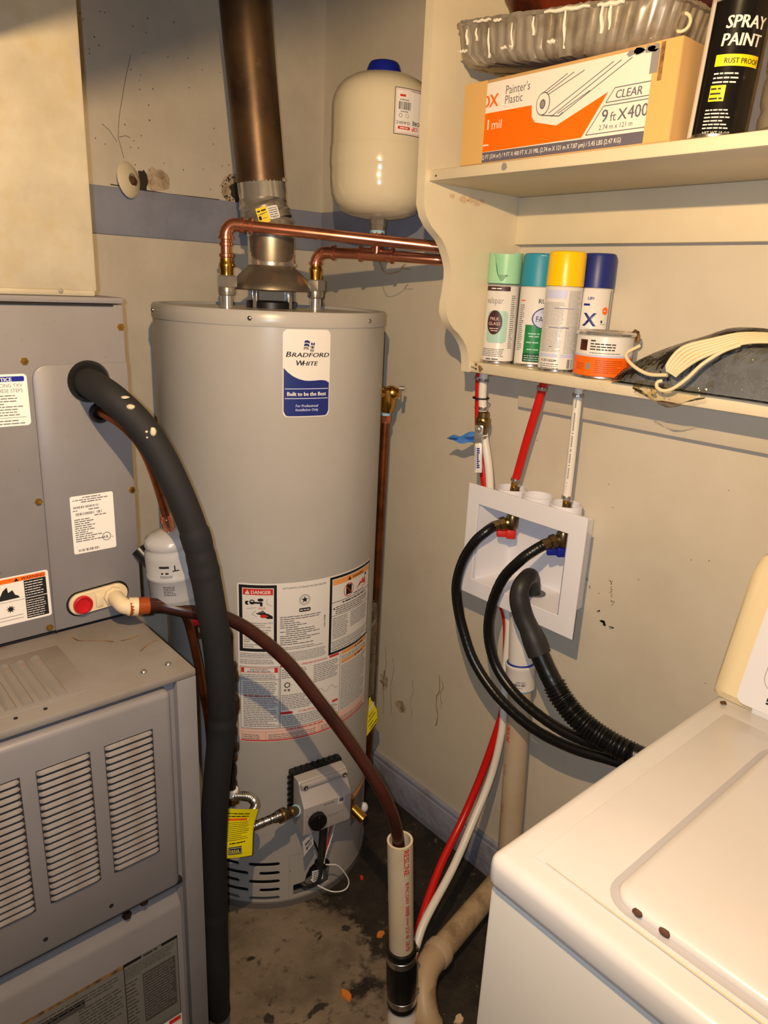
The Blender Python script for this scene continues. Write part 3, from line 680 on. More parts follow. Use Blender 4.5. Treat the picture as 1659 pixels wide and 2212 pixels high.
# ================================================================ draft hood and flue
t = thing('draft_hood', 'flared grey metal draft hood on thin legs over the heater top', 'draft hood', (HX, HY, 1.35))
TR = Matrix.Translation((HX, HY, 0))
MB().lathe([(.079, 1.384), (.083, 1.386), (.082, 1.392), (.078, 1.398), (.068, 1.412), (.058, 1.422), (.050, 1.428), (.047, 1.434), (.0465, 1.488), (.044, 1.488), (.044, 1.434), (.054, 1.42), (.075, 1.392)], 56, TR, False, False).build('hood', 'hoodm', t)
for a in (-163, -73, 17, 107):
    q = V((HX+.050*math.cos(math.radians(a)), HY+.050*math.sin(math.radians(a)), 0))
    MB().box((-.005, -.002, 1.349), (.005, .002, 1.40), .0008, 1, Matrix.Translation(q) @ Matrix.Rotation(math.radians(a+90), 4, 'Z')).build('leg', 'chrome', t)
t = thing('flue_pipe', 'round metal vent pipe, galvanised at the bottom and heat-browned above', 'flue pipe', (HX, HY, 1.48))
def ax(p0, p1): return frame(p0, V(p1)-V(p0))
c0, c1, c2, c3 = V((HX, HY, 1.43)), V((HX+.002, HY+.004, 1.497)), V((HX-.006, HY+.020, 1.545)), V((-.3630, -.288, 1.592)); c4 = V((-.404, -.28, 2.02)); c5 = V((-.4455, -.272, ZC))
L = (c1-c0).length; MB().lathe([(.0475, 0), (.0475, L-.004), (.0488, L-.002), (.0475, L)], 48, ax(c0, c1), False, False).build('collar', 'galv', t)
# three gored sections of an adjustable elbow
MB().lathe([(.0475, -.004), (.0495, 0), (.0475, .004), (.0470, .014), (.0495, .017), (.0470, .020)], 48, frame(c1, (-.02, .25, 1)), False, False).build('elbow_gore', 'galv', t)
MB().lathe([(.0480, 0), (.0470, .012), (.0495, .0145), (.0470, .017), (.0465, .030), (.0490, .033), (.0465, .036)], 48, frame(c1+V((-.0005, .0045, .017)), (-.28, .30, 1)), False, False).build('elbow_gore', 'galv', t)
MB().lathe([(.0475, -.014), (.0470, .004), (.0495, .007), (.0470, .010), (.0465, .022)], 48, frame(c2-V((0, 0, .006)), (-.10, .10, 1)), False, False).build('elbow_gore', 'galv', t)
Fc = frame(c2+V((0, 0, .008)), c3-c2-V((0, 0, .008)))
cr_ = []
for z in (0, .012, .014, .018, .028, .040):
    cr_.append([Fc @ V(((.0472+(.0009*math.cos(i*PI) if z > .014 else 0))*math.cos(2*PI*i/72), (.0472+(.0009*math.cos(i*PI) if z > .014 else 0))*math.sin(2*PI*i/72), z)) for i in range(72)])
MB().rings(cr_, False, False).build('crimped_end', 'chrome', t, 60)
MB().lathe([(.0485, 0), (.0485, (c4-c3).length)], 48, ax(c3, c4), False, False).build('upper_pipe', 'flue', t)
MB().lathe([(.0485, 0), (.0485, (c5-c4).length)], 48, ax(c4, c5), False, False).build('upper_pipe', 'flue', t)
for p, d in ((c3+V((.024, -.043, .006)), V((.5, -.86, 0))), (c0+V((.028, -.0385, .006)), V((.59, -.8, 0)))):
    MB().lathe([(.004, 0), (.004, .004), (.002, .006), (0, .006)], 6, frame(p, d)).build('screw', 'chrome', t)
Fs = frame(c1+V((0, .004, .012)), (-.20, .28, 1))
pr = Print(cyl_map((0, 0, 0), .0490, math.radians(-121), 0, Fs)); pr.rect('yellowp', -.022, 0, .000, .030, 6); pr.rect('paper', 0, .003, .022, .028, 6, .004); pr.words('blackp', -.020, -.003, .007, .010, 8, 1, (.3, .6)); pr.words('blackp', -.020, -.002, .022, .004, 8); pr.para('greyp', .002, .019, .026, .006, 5, 8)
pr.out(t, 'yellowp', 'sticker')

# ================================================================ copper pipes
def union(P, t):
    P = V(P)
    MB().lathe([(.013, 1.371), (.0165, 1.373), (.0175, 1.378), (.0175, 1.385), (.0165, 1.388)], 28, Matrix.Translation(P)).build('union_tailpiece', 'galv', t)
    MB().lathe([(.0185, 1.387), (.0215, 1.389), (.0215, 1.408), (.0185, 1.410)], 6, Matrix.Translation(P) @ Matrix.Rotation(math.radians(8), 4, 'Z')).build('union_nut', 'chrome', t, 20)
    MB().lathe([(.0125, 1.409), (.0130, 1.420), (.0145, 1.427), (.0145, 1.431), (.0125, 1.434), (.0125, 1.442)], 24, Matrix.Translation(P)).build('brass_adapter', 'brass', t)
rc = .0108
def cring(mb, p, d, r=rc+.0022, L=.008): p, d = V(p), V(d).normalized(); mb.lathe([(rc, -L/2), (r, -L/3), (r, L/3), (rc, L/2)], 24, frame(p, d)); return mb
# hot (long) run
hot = thing('copper_pipe', 'upper bright copper pipe running from the left heater port past the flue', 'pipe', LP+V((0, 0, 1.37)))
union(LP, hot)
A = V((-.461, -.316, 1.506)); B = V((-.150, -.596, 1.481)); d1 = (B-A).normalized()
MB().cyl((LP.x, LP.y, 1.44), A-V((0, 0, .022)), rc).build('riser', 'copper', hot)
el = MB().tube([A-V((0, 0, .028))]+[A+V((0, 0, -.022))*(1-math.sin(q*PI/16))+d1*.022*(1-math.cos(q*PI/16)) for q in range(9)]+[A+d1*.032], .0127, 20)
cring(el, A-V((0, 0, .026)), (0, 0, 1), .0152); cring(el, A+d1*.034, d1, .0152); cring(el, A+d1*.050, d1, .0152); el.build('elbow', 'copper', hot)
rg = MB(); cring(rg, (LP.x, LP.y, 1.447), (0, 0, 1), .0142); cring(rg, (LP.x, LP.y, 1.468), (0, 0, 1), .0135); rg.build('solder_ring', 'copper', hot)
e2 = V((-.118, -.623, 1.4785))
MB().tube([A+d1*.022, B, e2]+[e2+d1*.02*math.sin(q*PI/12)+V((1, 0, 0))*.02*(1-math.cos(q*PI/12)) for q in range(1, 7)]+[V((-.001, -.636, 1.477))], rc, 20).build('run', 'copper', hot)
# cold run with tee
cold = thing('copper_pipe', 'lower copper pipe with a tee below the expansion tank', 'pipe', RP+V((0, 0, 1.37)))
union(RP, cold)
A = V((RP.x, RP.y, 1.467)); TEE = V((-.181, -.444, 1.465)); B = V((-.110, -.5450, 1.460)); d2 = (V((-.10, -.551, 1.460))-A).normalized()
el = MB().tube([A-V((0, 0, .030))]+[A+V((0, 0, -.026))*(1-math.sin(q*PI/16))+d2*.026*(1-math.cos(q*PI/16)) for q in range(9)]+[A+d2*.040], .0125, 20)
cring(el, A-V((0, 0, .024)), (0, 0, 1), .015); cring(el, A+d2*.040, d2, .0155); el.build('elbow', 'copper', cold)
MB().cyl(A+d2*.030, TEE-d2*.03, rc).build('run', 'copper', cold)
te = MB().cyl(TEE-d2*.036, TEE+d2*.036, .0128).tube([TEE, TEE+V((0, 0, .032))], lambda i, s_: .0128, 20); cring(te, TEE-d2*.034, d2, .0160); cring(te, TEE+d2*.034, d2, .0160)
te.lathe([(.0125, .026), (.0160, .030), (.0160, .044), (.0145, .046), (.0145, .048)], 8, Matrix.Translation(TEE)); te.build('tee', 'copper', cold)
MB().tube([TEE+d2*.03, B]+[B+d2*.02*math.sin(q*PI/12)+V((1, 0, 0))*.02*(1-math.cos(q*PI/12)) for q in range(1, 7)]+[V((-.001, -.562, 1.459))], rc, 20).build('run', 'copper', cold)
MB().tube(crom([TEE+d2*.006+V((0, 0, -.013)), TEE+d2*.016+V((0, -.004, -.034)), TEE+d2*.045+V((0, 0, -.030)), TEE+d2*.062+V((0, 0, -.014)), TEE+d2*.052+V((0, -.004, -.022)), TEE+d2*.066+V((0, -.01, -.024))], 6), .0007, 6).build('tie_wire', 'silver', cold)

# expansion tank on the tee
t = thing('expansion_tank', 'cream steel expansion tank with blue cap above the copper tee', 'tank', TEE+V((0, 0, .05)))
TX = Matrix.Translation((TEE.x, TEE.y, 0)); rt = .1005
prof = [(.012, 1.532), (.030, 1.534), (.055, 1.538), (.075, 1.546), (.089, 1.559), (.097, 1.575), (rt-.001, 1.592), (rt, 1.605), (rt, 1.624), (rt+.0012, 1.627), (rt+.0016, 1.632), (rt+.0016, 1.661), (rt+.0008, 1.664), (rt, 1.668), (rt, 1.735), (.0985, 1.750), (.092, 1.766), (.080, 1.779), (.062, 1.789), (.045, 1.7935), (.030, 1.795), (0, 1.795)]
MB().lathe(prof, 72, TX).build('shell', 'tank', t, 60)
MB().lathe([(.036, 1.7935), (.0352, 1.797), (.030, 1.812), (.027, 1.816), (.020, 1.818), (0, 1.818)], 32, TX).build('cap', 'royal', t)
MB().lathe([(.019, 1.533), (.0175, 1.527), (.0175, 1.523), (.0165, 1.522), (.0165, 1.512), (.013, 1.511)], 8, TX).build('nipple', 'galv', t)
MB().lathe([(.0128, 1.5135), (.0155, 1.512), (.0158, 1.508), (.0150, 1.5055)], 20, TX).build('thread_tape', 'tape', t)
pr = Print(cyl_map((TEE.x, TEE.y, 0), rt, math.radians(-117.5), 0)); pr.rect('blackp', 0, 1.676, .090, 1.754, 1); pr.rect('paper', .0012, 1.6772, .0888, 1.7528, 2); pr.box('red', .0028, 1.679, .0875, 1.751, .0005, 3)
R180 = PI
pr.words('red', .010, .022, 1.7395, .005, 3); pr.text('blackp', 'PROFESSIONALS', .066, 1.7515, .0045, 3, 0, 0, rot=R180); pr.bars('blackp', .008, .034, 1.718, 1.731, 26, 3); pr.words('greyp', .010, .032, 1.7335, .002, 3); pr.words('greyp', .012, .028, 1.714, .002, 3)
pr.ring('greyp', .0125, 1.708, .0035, .0008, 3); pr.ring('greyp', .026, 1.708, .0035, .0006, 3); pr.text('blackp', '13-A101C', .034, 1.6985, .0072, 3, .01, rot=R180); pr.rect('red', .008, 1.685, .033, 1.690, 3); pr.words('paper', .012, .029, 1.6865, .0025, 4)
pr.text('blackp', 'ORE', .0565, 1.7005, .010, 3, .03, rot=R180); pr.text('red', 'OP', .0525, 1.6915, .011, 3, .02, .15, rot=R180)
pr.out(t, 'paper')

# ================================================================ furnace, coil cabinet, plenum
FXR, FXL = -.797, -1.33
YF, YC = -.810, -.5944
ZF = .872
fu = thing('furnace', 'grey furnace cabinet with louvred doors under the coil cabinet', 'furnace', (FXR-.25, -.45, 0))
MB().box((FXL, YF+.012, 0), (FXR, -.06, ZF-.010)).build('casing', 'fgrey', fu)
MB().box((FXL, YF-.002, ZF-.012), (FXR, -.06, ZF), .003, 2).build('top_panel', 'ftop', fu)
MB().box((-.8265, YF-.001, .005), (FXR, YF+.03, ZF-.012), .0015).build('corner_post', 'fgrey', fu)
dn = MB().box((FXL+.01, YF-.008, .515), (-.838, YF+.02, .8535), .009, 3).build('upper_door', 'fgrey', fu)
dl = MB()
dl.rings([[V((x, y, z)) for y, z in ((YF+.02, .03), (YF-.004, .03), (YF-.004, .470), (YF-.001, .477), (YF+.017, .502), (YF+.019, .508), (YF+.02, .510))] for x in (FXL+.01, -.838)])
dl = dl.build('lower_door', 'fgrey', fu, 60)
MB().box((FXL+.01, YF+.004, .507), (-.83, YF+.016, .5155)).build('door_gap', 'dark', fu)
# louvres: 20 pressed slats in each bank
def slat_mesh(wd):
    p = [(.000, -.0006), (-.0036, -.0048), (-.0040, -.0058), (-.0030, -.0064), (0, -.0058)]
    mb = MB(); mb.rings([[V((x, y*k, z)) for y, z in p] for x, k in ((0, .0), (.003, .8), (.006, 1), (wd-.006, 1), (wd-.003, .8), (wd, .0))]); me = mb.mesh('slat', 50); me.materials.append(M['louv']); return me
sm = slat_mesh(.066)
for x0 in (-.9345, -1.0200, -1.1055, -1.1910):
    MB().box((x0-.0005, YF-.0084, .5965), (x0+.0665, YF-.0079, .8050)).build('louver_shade_sheet', 'slatshade', dn)  # dark sheet on the door, painting the shade between the slats
    for i in range(20):
        o = link('slat', sm, dn); o.location = (x0, YF-.0082, .8045-i*.0104)
for x in (-.943, -1.032, -1.12): MB().lathe([(.0032, 0), (.0032, .0006), (0, .0006)], 14, frame((x, YF-.0078, .543), (0, -1, 0))).build('screw_hole', 'dark', dn)
for x, z, y in ((-.917, .4960, YF+.009), (-.892, .508, YF+.006)): MB().lathe([(.0075, 0), (.0075, .0015), (.0055, .003), (.0050, .007), (0, .0075)], 6, frame((x, y, z), (0, -1, .35))).build('door_screw', 'iron', dl)
# rating label on lower door
pr = Print(plane_map((0, YF-.0042, 0), (1, 0, 0), (0, 0, 1)), unit=.0003)
pr.rect('graylab', -1.20, .13, -.847, .421, 1); pr.rect('blackp', -.932, .4155, -.905, .421, 2); pr.rect('blackp', -.873, .4155, -.847, .421, 2); pr.words('blackp', -.902, -.876, .416, .0036, 2); pr.rect('chip', -.952, .4145, -.932, .421, 2)
pr.rect('chip', -1.16, .4160, -.952, .421, 2)
for x in (-.9325, -.8475): pr.rect('blackp', x, .26, x+.0007, .421, 2)
pr.para('dgraylab', -.931, -.850, .412, .392, 5); pr.rect('blackp', -.931, .3885, -.906, .3890, 2); pr.para('dgraylab', -.931, -.912, .385, .275, 15); pr.rect('dgraylab', -.905, .285, -.852, .384, 2); pr.para('graylab', -.904, -.853, .382, .290, 17, 3); pr.box('blackp', -.932, .262, -.847, .421, .0006, 2)
pr.para('dgraylab', -1.07, -.936, .409, .392, 3); pr.para('dgraylab', -1.0, -.936, .386, .33, 9); pr.rect('dgraylab', -1.055, .385, -.990, .40, 2)
pr.poly('blackp', [(-1.03, .33), (-1.02, .345), (-1.015, .335), (-1.005, .35), (-1.0, .33)], 3)
pr.rect('paper', -.895, .20, -.846, .258, 3); pr.rect('red', -.868, .2475, -.848, .2560, 4)
pr.out(dl, 'graylab')
# louvre block pressed in the top panel
tv = MB().box((-1.26, -.782, ZF-.002), (-.930, -.632, ZF+.0015), .0014).build('vent_emboss', 'ftop', fu)
rib = MB(); rib.rings([[V((x, y, ZF+z)) for x, z in ((-.008, .001), (-.004, .004), (.0, .0056), (.005, .005), (.0075, .001))] for y in (-.774, -.770, -.660, -.655)]); rm = rib.mesh('vent_rib', 50); rm.materials.append(M['ftop'])
for i in range(13):
    o = link('vent_rib', rm, tv); o.location = (-.968-i*.0205, 0, 0)
for x, y in ((-.860, -.779), (-.824, -.779)): MB().lathe([(.005, 0), (.005, .0012), (.0036, .003), (0, .0036)], 14, Matrix.Translation((x, y, ZF))).build('rivet', 'silver', fu)
for x, y in ((-.995, -.793), (-1.030, -.793)): MB().lathe([(.0026, 0), (.0026, .0008), (0, .0008)], 12, Matrix.Translation((x, y, ZF))).build('screw_hole', 'dark', fu)
pr = Print(plane_map((0, 0, ZF), (1, 0, 0), (0, 1, 0)), unit=.0003)
for pts in ([(-.905, -.615), (-.90, -.635), (-.885, -.645), (-.868, -.658), (-.86, -.668)], [(-.85, -.672), (-.835, -.673), (-.82, -.671)], [(-.84, -.72), (-.822, -.705), (-.806, -.70)]):
    for a, b in zip(pts, pts[1:]): pr.line('chip', a, b, random.uniform(.0014, .0028))
pr.out(fu)

cc = thing('coil_cabinet', 'grey evaporator coil cabinet standing on the furnace', 'cabinet', (FXR-.25, -.33, ZF))
CXR = -.7844
MB().box((FXL+.02, YC, ZF+.006), (CXR, -.05, 1.3605), .003).build('cabinet_body', 'fgrey', cc)
MB().box((FXL+.03, YC+.004, ZF), (CXR-.004, -.055, ZF+.008)).build('plinth_gap', 'dark', cc)
MB().box((FXL+.02, YC-.003, 1.3612), (CXR, -.05, 1.3705), .003).build('top_flange', 'fgrey', cc)
MB().box((FXL+.02, YC-.0035, 1.3585), (-.800, YC+.002, 1.3600)).build('seam', 'dark', cc)
ap = MB()
pts = [(CXR-.001, .880), (CXR-.001, 1.2785), (-.890, 1.2785)] + [(-.897-.021*math.sin(q*PI/12), 1.2575+.021*math.cos(q*PI/12)) for q in range(7)] + [(-.9185, 1.1), (-.9205, .880)]
ap.prism(pts, frame((0, YC+.001, 0), (0, -1, 0), (1, 0, 0)), .004) if False else ap.rings([[V((x, YC, z)) for x, z in pts], [V((x, YC-.0035, z)) for x, z in pts], [V((x+(-.852-x)*.02, YC-.0045, z+(1.08-z)*.008)) for x, z in pts]])
ap = ap.build('access_panel', 'fgrey', cc, 50)
MB().box((-.92, YC-.0036, .877), (-.918, YC-.001, .90)).build('panel_notch', 'dark', cc)
for x, z in ((-.790, 1.329), (-.925, 1.284), (-.9255, 1.085), (-.790, 1.084), (-.928, .886)): MB().lathe([(.0055, 0), (.0055, .0012), (.0042, .003), (.0035, .0045), (0, .0048)], 6, frame((x, YC-(.0045 if x > -.9 and z < 1.2 else 0), z), (0, -1, 0))).build('screw', 'brass', cc)
for x, z, R_ in ((-.843, 1.2535, .030), (-.831, 1.2075, .0155)):
    MB().lathe([(R_*.5, .002), (R_*.62, .008), (R_*.86, .009), (R_, .003), (R_, 0)], 32, frame((x, YC-.004, z), (0, -1, 0)), False, False).lathe([(R_*.9, .0012), (0, .0012)], 32, frame((x, YC-.004, z), (0, -1, 0))).build('grommet', 'rubber', cc)
# condensate outlet plate with red plug and elbow
OP = [(-.882+.0175*math.cos(PI/2+q*PI/10), .9155+.0175*math.sin(PI/2+q*PI/10)) for q in range(11)] + [(-.826+.0175*math.cos(-PI/2+q*PI/10), .9185+.0175*math.sin(-PI/2+q*PI/10)) for q in range(11)]
MB().rings([[V((x+(x+.854)*.07, YC-.0046, z+(z-.917)*.16)) for x, z in OP]], True, False).build('outlet_rim', 'dark', cc)
dp = MB().rings([[V((x, YC-.004, z)) for x, z in OP], [V((x, YC-.009, z)) for x, z in OP], [V((x+(-.854-x)*.03, YC-.0105, z+(.917-z)*.08)) for x, z in OP]]).build('outlet_plate', 'beige', cc)
MB().lathe([(.0145, 0), (.0145, .005), (.0120, .006), (.0100, .0035), (.006, .0026), (0, .0024)], 28, frame((-.880, YC-.0095, .9155), (0, -1, 0))).build('plug', 'cap_r', dp)
MB().box((-.860, YC-.013, .905), (-.849, YC-.009, .928), .002).build('boss', 'beige', dp)
MB().lathe([(.0155, 0), (.0150, .007), (.0115, .008), (.0115, .016)], 8, frame((-.833, YC-.0095, .919), (0, -1, 0))).build('drain_socket', 'beige', dp)
MB().tube(crom([(-.833, YC-.022, .919), (-.833, YC-.038, .917), (-.829, YC-.050, .9135), (-.812, YC-.056, .911)], 6), lambda i, s_: .0125 if i < 14 else .0145, 18).build('drain_elbow', 'beige', dp)
# labels on the cabinet
def lab(): return Print(plane_map((0, YC-.0002, 0), (1, 0, 0), (0, 0, 1)), unit=.0002)
pr = lab(); pr.rect('paper', -1.05, 1.197, -.9245, 1.2675, 1, .005); pr.rect('royal', -1.045, 1.2575, -.928, 1.2645, 2, .002); pr.text('paper', 'NOTICE', -.9565, 1.2582, .0070, 3, .02, 0, 'CENTER'); pr.text('greyp', 'REPLACING TXV', -.931, 1.2500, .0070, 2, .0, 0, 'RIGHT', sx=.9); pr.text('greyp', 'THESE STEPS', -.931, 1.2430, .0070, 2, 0, 0, 'RIGHT', sx=.9); pr.para('greyp', -1.045, -.931, 1.241, 1.211, 8); pr.rect('greyp', -1.045, 1.2085, -.930, 1.2091, 2); pr.para('greyp', -1.045, -.928, 1.207, 1.199, 2)
pr.out(cc, 'paper')
pr = Print(plane_map((0, YC-.0047, 0), (1, 0, 0), (0, 0, 1)), unit=.0002); x0, x1 = -.884, -.820
pr.rect('paper', x0, .996, x1, 1.0865, 1, .003); pr.words('greyp', x0+.018, x1-.018, 1.0825, .002, 2); pr.words('greyp', x0+.004, x1-.004, 1.079, .002, 2); pr.words('greyp', x0+.016, x1-.018, 1.0755, .0022, 2); pr.bars('greyp', x0+.004, x1-.022, 1.067, 1.0705, 44); pr.words('greyp', x0+.003, x0+.013, 1.063, .002, 2); pr.words('greyp', x0+.026, x0+.042, 1.063, .0022, 2); pr.bars('greyp', x0+.006, x1-.018, 1.056, 1.060, 40); pr.words('greyp', x0+.034, x0+.052, 1.0525, .0022, 2)
for q in range(11): pr.words('greyp', x0+.004, x0+.004+random.uniform(.014, .044), 1.049-q*.0034, .0021, 2)
pr.ring('blackp', x1-.014, 1.0165, .0066, .0009, 2); pr.text('blackp', 'UL', x1-.0178, 1.0140, .0058, 2, .02); pr.text('blackp', 'c', x1-.0245, 1.0135, .005, 2); pr.text('blackp', 'us', x1-.0068, 1.0135, .0038, 2); pr.bars('greyp', x0+.006, x1-.026, .9990, 1.003, 34)
pr.out(ap, 'paper')
pr = lab(); pr.rect('paper', -1.06, .906, -.9225, .980, 1, .004); pr.rect('orange', -1.056, .9705, -.9265, .9775, 2, .002); pr.text('blackp', 'WARNING', -.960, .9715, .0066, 3, .01); pr.poly('blackp', [(-.970, .9712), (-.963, .9712), (-.9665, .9768)], 3)
pr.rect('blackp', -.957, .9425, -.9265, .9700, 2); pr.rect('blackp', -.957, .9095, -.9265, .9415, 2, ); pr.para('paper', -.956, -.9295, .969, .945, 6, 3, .4); pr.para('paper', -.956, -.9295, .940, .911, 8, 3, .4); pr.rect('greyp', -1.056, .9415, -.957, .9421, 2)
pr.poly('blackp', [(-.997, .945), (-.998, .953), (-.993, .957), (-.990, .952), (-.986, .960), (-.980, .965), (-.979, .956), (-.973, .959), (-.970, .951), (-.966, .949), (-.964, .9455)], 2)
pr.poly('blackp', [(-.978+(.0065 if q % 2 else .003)*math.cos(q*PI/9), .930+(.0065 if q % 2 else .003)*math.sin(q*PI/9)) for q in range(18)], 2); pr.rect('greyp', -.995, .918, -.962, .9187, 2); pr.rect('greyp', -.995, .913, -.962, .9137, 2)
pr.out(cc, 'paper')
pl = thing('supply_plenum', 'tall pale metal supply plenum box above the coil cabinet', 'plenum', (-1.06, -.33, 1.3705))
MB().box((-1.31, YC+.001, 1.3765), (-.8193, -.05, ZC), .004).build('plenum_box', 'duct', pl)
MB().box((-1.31, YC-.001, 1.3705), (-.8230, -.05, 1.3795), .003).build('bottom_flange', 'duct', pl)
MB().lathe([(.004, 0), (.003, .002), (0, .0024)], 6, frame((-.870, YC-.001, 1.377), (0, -1, 0))).build('screw', 'galv', pl)

# ================================================================ lines between furnace and heater
path = [(-.846, -.598, 1.254), (-.846, -.640, 1.250), (-.838, -.675, 1.239), (-.814, -.700, 1.207), (-.793, -.715, 1.165), (-.775, -.730, 1.112), (-.757, -.740, 1.048), (-.745, -.745, .982), (-.738, -.750, .921), (-.730, -.750, .856), (-.726, -.750, .790), (-.723, -.745, .718), (-.729, -.740, .638), (-.735, -.735, .555), (-.737, -.730, .467), (-.738, -.730, .367), (-.740, -.733, .268), (-.742, -.738, .193), (-.738, -.728, .115), (-.722, -.700, .052), (-.690, -.62, .026), (-.66, -.50, .024)]
t = thing('insulated_line', 'thick black foam insulated refrigerant line arching out of the coil cabinet', 'insulated pipe', (-.74, -.73, 0))
def ir(i, s_):
    r = .0205 if s_ < .30 else .0222
    for c_, dp_ in ((.33, -.0012), (.365, .0010), (.62, -.0015), (.636, .001), (1.02, -.0014), (1.04, .0012)): r += dp_*math.exp(-((s_-c_)/.006)**2)
    return r
MB().tube(crom(path, 12), ir, 24).build('foam_sleeve', 'foam', t, 60)
cp = crom(path, 12)
for s_, off, sz in ((33, V((-.35, -.55, .75)), (.012, .008)), (42, V((-.1, -.8, .55)), (.009, .013)), (40, V((-.35, -.85, .25)), (.004, .004)), (41, V((-.45, -.88, .05)), (.003, .003)), (29, V((-.1, -.6, .8)), (.012, .004))):
    off = off.normalized(); p = cp[s_]+off*.0205; MB().ball(p, 1, (sz[0]*.5, sz[0]*.5, sz[1]*.5), 2, .12).build('paint_spot', 'foamdust', t)
t = thing('liquid_line', 'thin brown copper refrigerant line entering the grey filter drier', 'pipe', (-.72, -.64, .54))
MB().tube(crom([(-.833, -.597, 1.208), (-.830, -.620, 1.207), (-.818, -.645, 1.196), (-.799, -.655, 1.171), (-.784, -.655, 1.138), (-.769, -.650, 1.092), (-.755, -.640, 1.046), (-.752, -.640, 1.022)], 8), .0062, 12).build('tube', 'copperd', t)
MB().tube(crom([(-.741, -.640, .893), (-.733, -.640, .876), (-.724, -.640, .850), (-.712, -.640, .785), (-.699, -.635, .706), (-.688, -.630, .623), (-.687, -.630, .50), (-.687, -.628, .20), (-.68, -.60, .02)], 8), .0068, 12).build('tube', 'copperd', t)
MB().cyl((-.7555, -.640, 1.048), (-.751, -.640, 1.020), .0085).cyl((-.7546, -.640, 1.042), (-.7540, -.640, 1.036), .0095).build('brazed_cup', 'copper', t)
t = thing('filter_drier', 'grey steel filter drier canister hanging between furnace and heater', 'canister', (-.747, -.64, .892))
D0, D1 = V((-.7405, -.640, .888)), V((-.7525, -.640, 1.022)); Fd = frame(D0, D1-D0); LL = (D1-D0).length
MB().lathe([(.010, 0), (.030, .001), (.0355, .006), (.0365, .014), (.0365, .018), (.0405, .024), (.0412, .030), (.0412, .060), (.0428, .062), (.0428, .067), (.0412, .069), (.0412, .095), (.040, .104), (.0375, .109), (.0375, .112), (.0395, .115), (.037, .124), (.028, .131), (.012, .134), (.009, LL)], 48, Fd).build('canister_body', 'drier', t, 50)
pr = Print(cyl_map((0, 0, 0), .0413, math.radians(-112), 0, Fd), .006); pr.text('blackp', '1', -.001, .083, .012, 1, .03); pr.rect('blackp', -.002, .081, .008, .083, 1); pr.words('blackp', -.022, -.006, .087, .005, 1); pr.words('blackp', -.020, -.008, .077, .004, 1); pr.para('blackp', -.022, -.002, .075, .071, 2, 1); pr.para('blackp', -.020, -.001, .057, .040, 6, 1)
pr.out(t)
MB().cyl((-.786, -.600, .985), (-.772, -.618, .962), .012).cyl((-.773, -.617, .963), (-.764, -.627, .948), .009).build('access_valve', 'rubber', t)
t = thing('condensate_hose', 'dark brown drain hose sagging from the cabinet outlet to the standpipe', 'hose', (-.55, -.79, .42))
MB().tube(crom([(-.818, -.648, .9115), (-.800, -.652, .910), (-.775, -.657, .905), (-.741, -.675, .893), (-.700, -.690, .880), (-.683, -.692, .872), (-.643, -.706, .840), (-.595, -.740, .783), (-.551, -.790, .701), (-.516, -.840, .625), (-.492, -.882, .560), (-.475, -.900, .505), (-.462, -.9035, .445), (-.458, -.905, .37)], 8), .0112, 16).build('tube', 'brownhose', t)
MB().tube(crom([(-.826, -.648, .9125), (-.812, -.650, .911), (-.796, -.653, .9095)], 5), .0138, 16).build('cuff', 'amber', t)

# gas supply
t = thing('gas_pipe', 'dark threaded gas pipe with fittings behind the black insulated line', 'gas pipe', (-.64, -.62, .43))
gx, gy = -.640, -.620
g = MB().cyl((gx, gy, .470), (gx, gy, .80), .0085)
for z, r, h in ((.735, .0145, .014), (.715, .0165, .022), (.655, .0185, .034), (.60, .0135, .014), (.565, .014, .016), (.54, .012, .012)): g.lathe([(.009, -h/2), (r*.9, -h/2+.001), (r, -h/4), (r, h/4), (r*.9, h/2-.001), (.009, h/2)], 16, Matrix.Translation((gx, gy, z)))
g.build('riser', 'iron', t)
MB().tube(crom([(gx, gy, .79), (gx-.004, gy+.002, .806), (gx-.02, gy+.008, .812), (-.668, -.602, .812)], 5), .0095, 12).build('elbow', 'iron', t)
MB().cyl((-.652, -.605, .812), (-.690, -.597, .812), .015).cyl((-.672, -.601, .812), (-.676, -.620, .806), .011).build('shutoff_body', 'dbrass', t)
MB().pipe((-.672, -.612, .798), (-.668, -.640, .790), .012, .008).build('outlet_stub', 'pvcb', t)
MB().box((-.710, -.612, .828), (-.668, -.604, .842), .003).cyl((-.680, -.606, .812), (-.680, -.606, .838), .006).build('shutoff_handle', 'cap_r', t)
MB().lathe([(.0095, 0), (.0125, .002), (.0125, .014), (.0095, .016)], 20, Matrix.Translation((gx, gy, .456))).build('thread_sealant', 'pvcw', t)
MB().lathe([(.010, 0), (.0155, .002), (.0155, .016), (.012, .018)], 6, Matrix.Translation((gx, gy, .440))).build('flare_nut', 'dbrass', t, 20)
t = thing('gas_connector', 'corrugated steel gas connector looping into the gas valve', 'hose', (-.58, -.63, .36))
gp = crom([(gx, gy, .446), (gx+.001, gy-.008, .458), (-.628, -.636, .4585), (-.612, -.640, .450), (-.602, -.642, .432), (-.606, -.640, .416), (-.618, -.636, .404), (-.628, -.632, .388), (-.622, -.630, .374), (-.602, -.628, .367), (-.575, -.626, .362), (-.553, -.625, .359), (-.535, -.624, .3565)], 26)
MB().tube(gp, lambda i, s_: .0082+.0010*math.sin(s_*2*PI/.0036), 14).build('corrugated_tube', 'silver', t, 80)
va = gF @ V((-.058, -.012, .045)); ve = V((-.545, -.6245, .357)); dvv = (va-ve)
